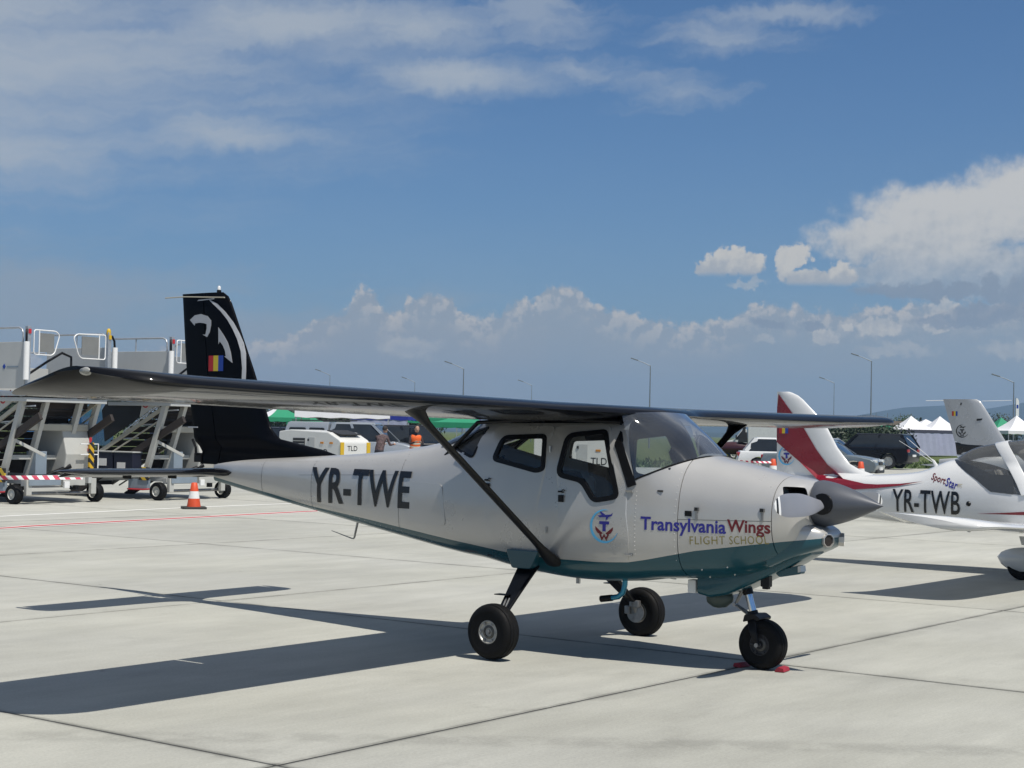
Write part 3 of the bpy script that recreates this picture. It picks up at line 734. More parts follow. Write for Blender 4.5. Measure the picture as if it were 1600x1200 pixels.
cutters.append(prism_obj(rpoly([(-1.14, -.34), (-.70, -.40), (-.70, .40), (-1.14, .34)], .05), 1.5, 2.2, 'XY', BLACKM))
for c in cutters: c.parent = PL
boolean(hull, cutters)
hull.data.polygons.foreach_set('use_smooth', [True]*len(hull.data.polygons)); hull.data.set_sharp_from_angle(angle=R(32))

def patch(name, outline, holes, m, parent, side=-1, thick=0.003, step=0.12, pl=None):
    b = MB(); skin_patch(b, outline, holes, pl or (ns if side < 0 else fs_), thick, 0, step)
    return b.build(name, m, parent, smooth=35)
def pane(name, outline, m, parent, side, depth, step=0.1, pl=None):
    b = MB(); V, T = fill(outline, (), step); p = pl or (ns if side < 0 else fs_); b.add([p(u, v, depth) for u, v in V], T); return b.build(name, m, parent, smooth=40)
for sd in (-1, 1):
    d1 = patch('door', rpoly([(.112, 1.79), (.615, 1.80), (.838, 1.33), (.875, .93), (.868, .78), (.80, .765), (.13, .765)], [.05, .06, .03, .03, .05, .05, .04]), [win(*WIN1, -0.002)], LIV, PL, sd, 0.004)
    patch('window_frame', win(*WIN1), [win(*WIN1, 0.038)], BLACKM, d1, sd, 0.012, 0.1); pane('window_pane', win(*WIN1, 0.03), CLEAR, d1, sd, 0.0)
    d2 = patch('door', rpoly([(-.50, 1.775), (.100, 1.785), (.116, .765), (-.22, .79), (-.52, 1.06), (-.60, 1.45)], [.05, .05, .04, .08, .1, .05]), [win(*WIN2, -0.002)], LIV, PL, sd, 0.004)
    patch('window_frame', win(*WIN2), [win(*WIN2, 0.038)], BLACKM, d2, sd, 0.012, 0.1); pane('window_pane', win(*WIN2, 0.03), CLEAR, d2, sd, 0.0)
    q = pane('quarter_window', win(*WIN3, 0.012), CLEAR, PL, sd, -0.006); patch('window_frame', win(*WIN3), [win(*WIN3, 0.018)], BLACKM, q, sd, 0.006, 0.3)
    patch('windshield_pillar', [(.635, 1.84), (.742, 1.85), (.765, 1.66), (.918, 1.35), (.850, 1.325), (.70, 1.64)], [], BLACKM, PL, sd, 0.010, 0.1)
    patch('roof_fairing', [(-.66, 1.795), (-.30, 1.800), (.62, 1.812), (.70, 1.80), (.735, 1.868), (.30, 1.870), (-.30, 1.870), (-.60, 1.862)], [], BLACKP, PL, sd, 0.007, 0.03)
    patch('baggage_panel', rpoly([(-1.438, 1.297), (-.99, 1.286), (-.93, .945), (-1.43, .965)], .05), [], LIV, PL, sd, 0.005, 0.05)
    for par, (hx, hz) in ((d1, (.255, 1.245)), (d2, (-.482, 1.31))):
        b = MB(); y = sd*(FA.hw(hx, hz)+0.012)
        b.box((hx, y, hz-0.025), (.045, .016, .055)); b.box((hx-.012, y, hz+.028), (.03, .012, .014)); b.tube([(hx+.02+.012*math.cos(a), y, hz+.032+.012*math.sin(a)) for a in [i*0.5 for i in range(11)]], .004, 6)
        b.build('handle', BLACKM, par, bevel=0.003)
    for hx, hz in ((.868, 1.30), (.868, .82)):
        b = MB(); b.tube([(hx-.03, sd*(FA.hw(hx, hz)+.008), hz), (hx+.03, sd*(FA.hw(hx, hz)+.008), hz)], .008, 8); b.box((hx, sd*(FA.hw(hx, hz)+.004), hz), (.07, .006, .02)); b.build('hinge', ALU, d1)
    for hx, hz in ((.107, 1.60), (.122, .97)):
        b = MB(); b.tube([(hx, sd*(FA.hw(hx, hz)+.010), hz-.025), (hx, sd*(FA.hw(hx, hz)+.010), hz+.025)], .008, 8); b.build('hinge', ALU, d2)
# rivet rows (too small to pick apart: one part)
rv = MB()
def rivet(x, z, r=0.0045):
    y = -(FA.hw(x, z)+0.0005)
    rv.add([(x+r, y, z), (x, y, z+r), (x-r, y, z), (x, y, z-r), (x, y-0.003, z)], [(0, 1, 4), (1, 2, 4), (2, 3, 4), (3, 0, 4)])
for i in range(16): rivet(.925, 0.83+i*0.031)
for i in range(40): rivet(-4.0+i*0.06, 1.385+(-4.0+i*0.06+4)*0.035)
for i in range(14): rivet(1.245, 0.80+i*0.05)
for i in range(36): rivet(-3.6+i*0.07, 1.155-(i*0.07)*0.155+0.03)
for z in (.74, .68): rivet(1.42, z, 0.009); rivet(1.62, z+.03, .009)

# windshield and rear window
def base_pt(y):
    lo, hi = .895, 1.318
    for _ in range(30):
        m = (lo+hi)/2; z = 1.385+(m-.895)*0.448
        if FA.hw(m, z) > abs(y): lo = m
        else: hi = m
    return Vector((lo, y, 1.385+(lo-.895)*0.448))
ymax = FA.hw(.897, 1.386)
b = MB(); n = 28; secs = []
for j in range(9):
    t = j/8; row = []
    for i in range(n+1):
        k = -1+2*i/n; kk = math.copysign(abs(k)**0.9, k)
        pb = base_pt(kk*ymax*0.999)+Vector((0, 0, -0.004)); e = 1-abs(k)**2.6
        pt = Vector((.752+.13*e, k*.495, 1.885+.022*e))
        p = pb.lerp(pt, t); p.x += 0.016*math.sin(math.pi*t)*(0.35+0.65*e); p.z += 0.012*math.sin(math.pi*t)*(0.2+0.8*e); row.append(p)
    secs.append(row)
b.loft(secs, closed=False, cap=False); ws = b.build('windshield', SMOKED, PL, smooth=60)
b = MB(); b.tube([Vector(p)+Vector((0.002, 0, 0.004)) for p in secs[0]], 0.007, 6); b.build('windshield_seal', BLACKM, ws)
V, T = fill(rpoly([(-1.15, -.35), (-.69, -.41), (-.69, .41), (-1.15, .35)], .05), (), .08)
b = MB(); b.add([(x, y, FA.top(x, y)+0.003) for x, y in V], T); b.build('rear_window', CLEAR, PL, smooth=50)

# interior
b = MB()
for y in (-.27, .27):
    b.loft([[(.30, y+sx, .92) for sx in (-.21, .21)]+[(.30, y+sx, .80) for sx in (.21, -.21)], [(-.16, y+sx, .86) for sx in (-.21, .21)]+[(-.16, y+sx, .76) for sx in (.21, -.21)]])
    b.loft([[(-.10+.0, y+sx, .84) for sx in (-.21, .21)]+[(-.20, y+sx, .84) for sx in (.21, -.21)], [(-.20, y+sx, 1.30) for sx in (-.20, .20)]+[(-.29, y+sx, 1.30) for sx in (.20, -.20)], [(-.235, y+sx, 1.42) for sx in (-.15, .15)]+[(-.31, y+sx, 1.42) for sx in (.15, -.15)]])
b.build('front_seats', DARKIN, PL, smooth=50, bevel=0.03)
b = MB(); b.loft([[(-.35, s, .88) for s in (-.48, .48)]+[(-.35, s, .74) for s in (.48, -.48)], [(-.80, s, .84) for s in (-.44, .44)]+[(-.80, s, .74) for s in (.44, -.44)]])
b.loft([[(-.74, s, .85) for s in (-.44, .44)]+[(-.85, s, .85) for s in (.44, -.44)], [(-.90, s, 1.36) for s in (-.42, .42)]+[(-.98, s, 1.36) for s in (.42, -.42)]]); b.build('rear_bench', mat('grey_bench', (.07, .072, .08), .8), PL, bevel=0.03)
b = MB(); b.prism([(.74, 1.0), (.78, 1.36), (.86, 1.40), (1.16, 1.49), (1.16, 1.0)], -.44, .44); pnl = b.build('instrument_panel', DARKIN, PL, bevel=0.015)
b = MB(); b.prism([(.72, 1.355), (.74, 1.375), (1.20, 1.525), (1.20, 1.50)], -.38, .38); b.build('glareshield', DARKIN, pnl)
for y in (-.27, .27):
    b = MB(); b.tube([(.78, y, 1.16), (.55, y, 1.16)], .012, 8); b.tube([(.55, y-.12, 1.25), (.545, y-.13, 1.18), (.55, y-.06, 1.15), (.55, y+.06, 1.15), (.545, y+.13, 1.18), (.55, y+.12, 1.25)], .013, 8); b.build('control_yoke', BLACKM, pnl)
b = MB(); b.box((0.22, 0, .74), (1.5, .92, .03)); b.build('cabin_floor', DARKIN, PL)
for sd in (-1, 1):
    patch('side_lining', rpoly([(-1.20, .98), (-.16, .98), (-.16, 1.37), (-.50, 1.455), (-.68, 1.49), (-.98, 1.57), (-1.20, 1.55)], .03), [], LINING, PL, sd, 0.0, 0.12, pl=(lambda u, v, h, s=sd: (u, s*(FA.hw(u, v)-0.030-h), v)))
b = MB(); b.tube([(-.66, .46, 1.80), (-1.06, .40, 1.50)], .018, 8); b.tube([(-.66, -.46, 1.80), (-1.06, -.40, 1.50)], .018, 8); b.tube([(.72, -.45, 1.82), (.10, -.47, 1.84), (-.66, -.46, 1.80)], .016, 8); b.tube([(.72, .45, 1.82), (.10, .47, 1.84), (-.66, .46, 1.80)], .016, 8); b.build('cabin_frame_tubes', BLACKM, PL, smooth=50)

# cowling, nose bowl, spinner
mb = MB(); FA.loft(mb, 1.272, 1.985, 20); mb.build('cowling', LIV, PL, smooth=40, weld=True)
mb = MB(); xs = [1.991+0.174*math.sin(math.pi/2*i/16) for i in range(17)]
mb.loft([FA.ring(x, 64) for x in xs]); bowl = mb.build('nose_bowl', LIV, PL, weld=True)
cts = []
for sd in (-1, 1):
    rot = Matrix.Rotation(R(-38*sd*-1), 3, 'Z') @ Matrix.Rotation(R(-8), 3, 'Y')
    b = MB(); ply = rpoly([(-.10, -.045), (.10, -.03), (.09, .035), (-.08, .045)], .02)
    secs2 = []
    for h in (-.16, .2): secs2.append([tuple(rot @ Vector((h, q[0]*(-sd), q[1]))+Vector((2.10, sd*.255, 1.335))) for q in ply])
    b.loft(secs2); cts.append(b.build('cutter', BLACKM, PL))
boolean(bowl, cts); bowl.data.polygons.foreach_set('use_smooth', [True]*len(bowl.data.polygons)); bowl.data.set_sharp_from_angle(angle=R(30))
b = MB(); prof = [(.0, 2.150), (.158, 2.150), (.166, 2.170)]
for i in range(1, 25):
    t = i/24; prof.append((.168*(1-t**1.75)*(1-.12*t)+0.004*(1-t), 2.18+.49*t))
b.lathe(prof, (0, 0, 1.254), 'X', 40); b.build('spinner', SPINGREY, PL, smooth=40)
b = MB(); b.lathe([(.02, 2.12), (.12, 2.12), (.12, 2.152), (.02, 2.152)], (0, 0, 1.254), 'X', 24); b.build('propeller_hub', BLACKM, PL, smooth=40)
for sd in (-1, 1):
    b = MB(); rows = []; N_ = 26
    for i in range(N_+1):
        t = i/N_; r = .135+.755*t
        ch = (.055+.115*math.sin(min(1, t/.5)*math.pi/2))*(1 if t < .62 else max(.10, math.sqrt(max(0, 1-((t-.62)/.385)**2.6))))
        th = .018*(1-t)+.005; tw = R(34-30*t**.8)
        sec = []
        for k in range(14):
            a = 2*math.pi*k/14; cx, cz = ch*.5*math.cos(a), th*.5*math.sin(a)
            # chord lies mostly in the disc plane (z), twisted towards x
            zz_ = cx*math.cos(tw)-cz*math.sin(tw); xx = cx*math.sin(tw)+cz*math.cos(tw)
            sec.append((2.265+xx*sd, sd*r, 1.254+zz_))
        rows.append(sec)
    n0 = len(b.f)
    b.loft(rows); b.m = [0]*len(b.m)
    for q, f in enumerate(b.f):
        if len(f) == 4:
            i = q//14; rr = i/N_
            b.m[q] = 1 if (rr > .955 or .87 < rr < .91) else (2 if .91 <= rr <= .955 else 0)
        elif q == len(b.f)-1: b.m[q] = 1
    bl = b.build('propeller_blade', [PROPGREY, WHITE, LETTER], PL, smooth=50)
    b = MB(); b.lathe([(.078, .118), (.078, .158), (.060, .162)] if sd > 0 else [(.060, -.162), (.078, -.158), (.078, -.118)], (2.265, 0, 1.254), 'Y', 20); b.build('blade_root_seal', BLACKM, bl, smooth=40)
# lower cowl: duct, chin inlets, drains, exhaust
b = MB(); secs = []
for x, zb_, w in ((1.255, .528, .17), (1.36, .512, .18), (1.50, .545, .18), (1.66, .615, .175), (1.87, .722, .165), (2.02, .80, .15), (2.16, .88, .12)):
    zt_ = FA.st(x)[1]+.06; secs.append([(x, p[0], p[1]) for p in rpoly([(-w, zt_), (-w, zb_), (w, zb_), (w, zt_)], .05, 4)])
b.loft(secs); b.build('cooling_duct', LIV, PL, smooth=40)
b = MB(); b.lathe([(.0, 1.27), (.055, 1.28), (.075, 1.32), (.08, 1.36), (.07, 1.42), (.03, 1.47), (0, 1.48)], (0, -.02, .505), 'X', 18); b.build('duct_outlet', mat('green_grey', (.05, .07, .06), .5), PL, smooth=40)
b = MB(); secs = []
for x, zt_, zb_, w in ((1.90, 1.12, .780, .30), (2.02, 1.12, .838, .285), (2.12, 1.11, .880, .255), (2.20, 1.09, .910, .22), (2.255, 1.07, .935, .18), (2.285, 1.05, .955, .14), (2.295, 1.03, .975, .10)):
    secs.append([(x, p[0], p[1]) for p in rpoly([(-w, zt_), (-w, zb_), (w, zb_), (w, zt_)], .07, 5)])
b.loft(secs); b.build('chin', LIV, PL, smooth=45)
for y in (-.115, .115):
    a_ = math.copysign(R(24), y)
    b = MB(); b.lathe([(.034, -.10), (.048, -.03), (.052, .005), (.051, .020), (.045, .022), (.042, .008), (.0, .006)], (0, 0, 0), 'X', 8); dct = b.build('chin_inlet', SILVER, PL, smooth=35); dct.location = (2.292, y*1.02, .992); dct.rotation_euler = (R(22), 0, a_)
    b = MB(); b.lathe([(.0, .0), (.0415, .0), (.0415, .012), (.0, .012)], (0, 0, 0), 'X', 8); b.build('inlet_mesh', mat('inlet_mesh', (.018, .012, .010), .7, bump=1, bscale=300), dct)
b = MB(); b.prism(rpoly([(1.86, .735), (2.06, .80), (2.075, .735), (1.90, .70)], .015), -.09, -.02); b.build('oil_cooler_scoop', LIV, PL, bevel=.004)
b = MB(); b.prism([(2.052, .745), (2.078, .752), (2.072, .795), (2.05, .788)], -.095, -.015); b.build('scoop_lip', ALU, PL)
b = MB(); b.box((1.80, -.10, .665), (.07, .06, .085)); b.box((1.80, -.10, .635), (.05, .045, .06)); b.build('exhaust_stub', BLACKM, PL, bevel=.008)
b = MB(); b.box((1.19, -.10, .585), (.07, .09, .10)); b.box((1.155, -.10, .585), (.04, .03, .03)); b.build('drain_box', WHITE, PL, bevel=.008)
b = MB(); b.tube([(.64, -.22, .62), (.638, -.22, .56), (.625, -.225, .50), (.585, -.23, .465), (.52, -.23, .452)], .022, 10); b.build('breather_pipe', mat('blue_pipe', (.01, .20, .32), .25, .5, .5), PL, smooth=50)
b = MB(); b.tube([(.53, -.23, .4525), (.425, -.23, .436)], .026, 10); b.build('pipe_hose', BLACKM, PL, smooth=50)
b = MB(); b.box((.20, -.22, .565), (.03, .02, .05)); b.build('belly_drain', ALU, PL)

# latches, vents and small fittings on the cowl
for x, z in ((1.422, 1.16), (1.924, 1.172)):
    y = -(FA.hw(x, z)); b = MB(); b.box((x, y-.006, z+.027), (.036, .014, .03), 1); b.box((x, y-.004, z-.02), (.018, .010, .07), 0); b.build('cowl_latch', [STEEL, LETTER], PL, bevel=.003)
b = MB(); x, z = 1.353, 1.152; b.box((x, -(FA.hw(x, z)+.002), z), (.055, .006, .04)); b.build('cowl_vent', BLACKM, PL)
b = MB(); x, z = 1.115, 1.31; b.box((x, -(FA.hw(x, z)+.004), z), (.045, .010, .010)); b.build('static_port', BLACKM, PL)
rivet_later = []
def seam_line(pts, w=.006, m=SEAM, parent=None, name='panel_seam'):
    b = MB(); L_ = []; Q = []
    for i, p in enumerate(pts):
        a, c = Vector(pts[max(0, i-1)]), Vector(pts[min(len(pts)-1, i+1)]); d = (c-a).normalized(); n_ = Vector((-d.y, d.x))*w/2
        L_.append(ns(p[0]+n_.x, p[1]+n_.y, .0012)); Q.append(ns(p[0]-n_.x, p[1]-n_.y, .0012))
    k = len(pts); b.add(L_+Q, [(i, i+1, k+i+1, k+i) for i in range(k-1)]); return b.build(name, m, parent or PL)
seam_line([(1.268+(.72)*i/10, 1.105+.018*i/10) for i in range(11)], .0035)
for xs_ in (-1.52, -2.72, -3.45):
    zt_, zb_ = FA.st(xs_)[0], FA.st(xs_)[1]; seam_line([(xs_, zb_+.05+(zt_-zb_-.07)*i/14) for i in range(15)], .003)
    for i in range(int((zt_-zb_)/.035)): rivet_later.append((xs_+.015, zb_+.04+i*.035))
seam_line([(-2.9+.18*i, 1.30+.006*i) for i in range(9)], .002)

for q in rivet_later: rivet(*q)
o = rv.build('rivet_rows', ALU, PL); tag(o, kind='stuff')
# writing on the hull
b = MB(); letters(b, 'YR-TWE', ns, -2.725, -1.375, 1.062, 1.378, .0068, 0, 0.020, 1.06); b.build('registration_letters', LETTER, PL)
b = MB(); letters(b, 'Transylvania', ns, .972, 1.655, .985, 1.115, .0022, 0, 0.022); b.build('school_name', TWBLUE, PL)
b = MB(); letters(b, 'Wings', ns, 1.662, 1.982, 1.004, 1.124, .0022, 0, 0.022); b.build('school_name', TWRED, PL)
b = MB(); letters(b, 'FLIGHT', ns, 1.368, 1.645, .925, .985, .0022, 0, -0.004, 1.12, v0b=.940); b.build('school_name', TWGOLD, PL)
b = MB(); letters(b, 'SCHOOL', ns, 1.680, 1.962, .942, 1.002, .0022, 0, -0.004, 1.12, v0b=.957); b.build('school_name', TWGOLD, PL)
def emblem(cx, cz, r, pl, parent, mats, h=.0022):
    blue, red, cyan = mats
    root = MB(); N_ = 40; out = []
    for i in range(N_+1):
        a = R(75)+R(265)*i/N_; out.append((cx+r*math.cos(a), cz+r*math.sin(a)))
    for i in range(N_, -1, -1):
        t = i/N_; a = R(75)+R(265)*t; w = r*.155*math.sin(math.pi*t)**.8+.001; out.append((cx+(r-w)*math.cos(a)+.0, cz+(r-w)*math.sin(a)))
    skin_patch(root, out, [], pl, h, 0, 1, .0012); e = root.build('emblem', cyan, parent)
    S = lambda pts: [(cx+x*r, cz+z*r) for x, z in pts]
    q = MB(); skin_patch(q, S([(-.34, .30), (.34, .30), (.34, .12), (.11, .12), (.11, -.30), (-.11, -.30), (-.11, .12), (-.34, .12)]), [], pl, h, 0, 1, .0012)
    skin_patch(q, S([(-.50, .62), (-.18, .66), (-.34, .86), (-.24, .86), (.08, .68), (.46, .72), (.58, .82), (.52, .64), (.30, .56), (.20, .40), (.10, .40), (.12, .54), (-.30, .52)]), [], pl, h, 0, 1, .0012); q.build('emblem_mark', blue, e)
    q = MB()
    for s_ in (-1, 1): skin_patch(q, S([(s_*.10, -.42), (s_*.62, -.02), (s_*.60, -.22), (s_*.46, -.40), (s_*.24, -.50)]), [], pl, h, 0, 1, .0012)
    skin_patch(q, S([(-.34, -.48), (-.16, -.86), (0, -.60), (.16, -.86), (.34, -.48), (.22, -.50), (.13, -.66), (0, -.44), (-.13, -.66), (-.22, -.50)]), [], pl, h, 0, 1, .0012); q.build('emblem_wings', red, e)
emblem(.662, 1.025, .128, ns, PL, (TWBLUE, TWRED, TWCYAN), .0065)

# wings: one panel each side, with separate flap and aileron
def aero(f, up, lo):
    """height of the upper / lower skin at chord fraction f (0 nose, 1 tail)"""
    t = 2.6*(f**.5)*(1-f)**.9*(1-.25*f); return up*min(1.06, t*.78), -lo*2.15*f**.5*(1-f)**1.15
def wing_sec(y, le, te, zl, zt_, up, lo, f0=0.0, f1=1.0, n=14):
    fsq = [f0+(f1-f0)*(.5-.5*math.cos(math.pi*i/n)) if f0 == 0 else f0+(f1-f0)*i/n for i in range(n+1)]
    P_ = lambda f, h: (le+(te-le)*f, y, zl+(zt_-zl)*f+h)
    return [P_(f, aero(f, up, lo)[0]) for f in reversed(fsq)]+[P_(f, aero(f, up, lo)[1]) for f in (fsq[1:] if f0 == 0 else fsq)]
TIPS = [(0.0, .875, -.70, 1.888, 1.825, .112, .050), (.25, .855, -.70, 1.888, 1.825, .112, .050), (.45, .80, -.70, 1.888, 1.825, .114, .052), (.60, .755, -.70, 1.890, 1.825, .116, .055), (.80, .69, -.70, 1.892, 1.825, .116, .05), (1.1, .66, -.70, 1.895, 1.825, .116, .045),
        (4.72, .655, -.70, 1.930, 1.860, .116, .045), (4.86, .63, -.69, 1.936, 1.860, .116, .042), (4.98, .57, -.63, 1.944, 1.866, .112, .025), (5.07, .47, -.50, 1.955, 1.880, .104, .004), (5.13, .35, -.36, 1.972, 1.900, .084, -.012), (5.155, .24, -.20, 1.99, 1.925, .058, -.024)]
HINGE = 0.765
for sd in (-1, 1):
    b = MB(); ys = [0, .25, .45, .52, .60, .70, .80, .95, 1.1]+[1.1+3.62*i/24 for i in range(1, 25)]+[4.79, 4.86, 4.92, 4.98, 5.03, 5.07, 5.10, 5.13, 5.145, 5.155]
    secs = []
    for y in ys:
        le, te, zl, zt_, up, lo = hermite_tab(TIPS, y)
        f1 = 1.0 if (y < .55 or y > 4.86) else HINGE
        secs.append(wing_sec(sd*y, le, te, zl, zt_, up, lo, 0, f1, 16))
    b.loft(secs); m_ = len(secs[0])
    for q in range((len(secs)-1)*m_):
        i, k = q//m_, q % m_
        low_ = k >= 17 and k < m_-1
        fr_ = (k-16)/16
        y = ys[i]
        b.m[q] = 2 if (low_ and y > 4.70) else 1 if (low_ and fr_ > (.34 if y < 4.7 else .42 + .2*(4.98-y)) and y > .75) else 0
    w = b.build('wing', [BLACKP, UNDER, TIPU], PL, smooth=42)
    for nm, y0, y1 in (('flap', .56, 2.92), ('aileron', 2.945, 4.85)):
        b = MB(); k = int((y1-y0)/.03); secs = []
        for i in range(k+1):
            y = y0+(y1-y0)*i/k; le, te, zl, zt_, up, lo = hermite_tab(TIPS, y); rip = .0035*math.cos(2*math.pi*i/3)
            s_ = wing_sec(sd*y, le, te, zl, zt_, up, lo, HINGE+.012, 1.0, 6)
            s_ = [(x, yy, z+(rip if (j > 6 and 7 < j < 13) else 0)) for j, (x, yy, z) in enumerate(s_)]; secs.append(s_)
        b.loft(secs); m_ = len(secs[0])
        for q in range((len(secs)-1)*m_): b.m[q] = 1 if (q % m_) >= 6 else 0
        b.build(nm, [BLACKP, UNDER], w, smooth=30)
    # navigation light let into the tip
    def ellip(c, rx, ry, rz_, n=14):
        e = MB(); e.loft([[(c[0]+rx*math.sin(t)*math.cos(q), c[1]+ry*math.sin(t)*math.sin(q), c[2]+rz_*math.cos(t)) for q in [2*math.pi*k/n for k in range(n)]] for t in [.08+(math.pi-.16)*i/9 for i in range(10)]]); return e
    lt = ellip((.235, sd*5.132, 1.990), .052, .030, .025).build('tip_light', mat('light_rim', (.40, .40, .38), .35, .3), w, smooth=60)
    ellip((.243, sd*5.145, 1.988), .038, .027, .018).build('lens', glass('lamp_lens', (.75, .75, .70), 2.0, 0.02, 0.25), lt, smooth=60)
    # strut with faired ends
    A_, B_ = Vector((.155, sd*.535, .745)), Vector((.215, sd*2.30, 1.852)); secs = []
    ax = (B_-A_).normalized(); sdv = Vector((1, 0, 0)); sdv = (sdv-ax*sdv.dot(ax)).normalized(); nv = ax.cross(sdv)
    for t, cw, tk in ((-.03, .14, .07), (.03, .12, .055), (.09, .075, .036), (.14, .068, .030), (.88, .068, .030), (.93, .078, .036), (.97, .12, .05), (1.02, .18, .06)):
        c = A_.lerp(B_, t); secs.append([tuple(c+sdv*cw*.5*(math.cos(a)+.25*math.cos(a)*abs(math.cos(a)))+nv*tk*.5*math.sin(a)) for a in [2*math.pi*k/16 for k in range(16)]])
    b = MB(); b.loft(secs); b.build('wing_strut', BLACKM, PL, smooth=50)
# pitot under the far wing, aerials
b = MB(); b.tube([(-2.35, 0, .93), (-2.395, 0, .755), (-2.405, 0, .742), (-2.43, 0, .744), (-2.675, 0, .80)], [.011, .009, .007, .006, .003], 8); b.build('belly_aerial', STEEL, PL, smooth=50)

# fin and rudder
def fin_le(z): return lerp_tab([(1.40, -2.55), (1.50, -2.62), (1.565, -3.02), (1.62, -3.36), (1.70, -3.475), (2.259, -3.735), (2.92, -4.07), (2.99, -4.12), (3.03, -4.19)], z)[0]
def fin_te(z): return lerp_tab([(1.36, -4.44), (1.50, -4.41), (1.56, -4.50), (1.6, -4.535), (1.887, -4.591), (2.297, -4.68), (3.03, -4.765)], z)[0]
def fin_h(x, z):
    a, c = fin_le(z), fin_te(z); f = min(1, max(0, (a-x)/(a-c))); f2 = min(1, max(0, (a-x)/1.0))
    return .052*(min(1, 2.2*f2**.5)*(1-f)**.55)*(1.0 if z < 2.9 else 1-.5*(z-2.9)/.13)+.004
ZS = [1.36, 1.42, 1.48, 1.53, 1.58, 1.62, 1.66, 1.72, 1.8, 1.95, 2.1, 2.26, 2.45, 2.65, 2.85, 2.92, 2.96, 2.99, 3.015, 3.03]
def fin_part(f0, f1, zs):
    secs = []
    for z in zs:
        a, c = fin_le(z), fin_te(z); hx = c+(.33 if z > 1.52 else .27)
        x0, x1 = (a, hx+.006) if f0 == 0 else (hx-.006, c); N_ = 12
        xs_ = [x0+(x1-x0)*(i/N_)**(1.8 if f0 == 0 else 1) for i in range(N_+1)]
        secs.append([(x, fin_h(x, z), z) for x in xs_]+[(x, -fin_h(x, z), z) for x in reversed(xs_)])
    b = MB(); b.loft(secs); return b
fin = fin_part(0, .6, ZS).build('fin', BLACKF, PL, smooth=40)
rud = fin_part(.6, 1, ZS).build('rudder', BLACKF, PL, smooth=40)
b = MB(); b.lathe([(.022, 3.02), (.022, 3.05), (.016, 3.055), (.016, 3.08), (.010, 3.092), (0, 3.096)], (-4.25, 0, 0), 'Z', 14, mis=[0, 0, 1, 1, 1]); b.build('beacon', [BLACKM, WHITE], fin, smooth=40)
fp = lambda u, v, h: (u, -(fin_h(u, v)+h), v)
def decal(name, polys, m, parent=fin, pl=fp, h=.004, step=.08):
    b = MB()
    for p in polys: skin_patch(b, p, [], pl, h, 0, step, .002)
    return b.build(name, m, parent)
decal('tail_graphic', [[(-4.339, 2.959), (-4.216, 2.913), (-4.112, 2.833), (-4.009, 2.733), (-3.936, 2.634), (-3.874, 2.53), (-3.831, 2.426), (-3.806, 2.26), (-3.80, 2.12), (-3.85, 2.12), (-3.855, 2.289), (-3.891, 2.454), (-3.944, 2.566), (-4.007, 2.664), (-4.08, 2.756), (-4.173, 2.842), (-4.266, 2.907), (-4.335, 2.950)],
    [(-4.625, 2.769), (-4.549, 2.813), (-4.456, 2.822), (-4.353, 2.798), (-4.301, 2.754), (-4.299, 2.712), (-4.317, 2.642), (-4.356, 2.594), (-4.423, 2.62), (-4.382, 2.619), (-4.364, 2.679), (-4.366, 2.721), (-4.412, 2.732), (-4.484, 2.738), (-4.545, 2.732), (-4.55, 2.711)],
    [(-4.192, 2.685), (-4.114, 2.61), (-4.052, 2.533), (-4.009, 2.442), (-3.98, 2.338), (-4.097, 2.402), (-4.077, 2.405), (-4.089, 2.457), (-4.12, 2.506), (-4.167, 2.549), (-4.186, 2.521)],
    [(-4.523, 2.952), (-4.273, 2.962), (-4.278, 2.972), (-4.503, 2.964)]], DECALW)
for i, m_ in enumerate((FLR, FLY, FLB)):
    x0 = -4.325+.0708*i; decal('flag_stripe', [[(x0, 2.262), (x0+.0708, 2.262), (x0+.0708, 2.412), (x0, 2.412)]], m_)
b = MB(); b.tube([(-5.0, -.02, 2.998), (-4.72, -.03, 3.0), (-4.115, -.05, 2.972)], .006, 6); b.build('aerial_wire', mat('dull_brass', (.40, .37, .30), .5), fin)
b = MB(); b.box((-4.50, -.055, 1.715), (.13, .008, .012)); b.box((-4.585, -.03, 1.715), (.02, .01, .012)); b.build('static_wick', DECALW, rud)
b = MB(); b.box((-4.46, 0, 1.42), (.10, .05, .09)); b.tube([(-4.50, -.06, 1.60), (-4.46, -.05, 1.52), (-4.46, -.04, 1.44)], .014, 6); b.build('rudder_horn', BLACKM, rud, bevel=.01)

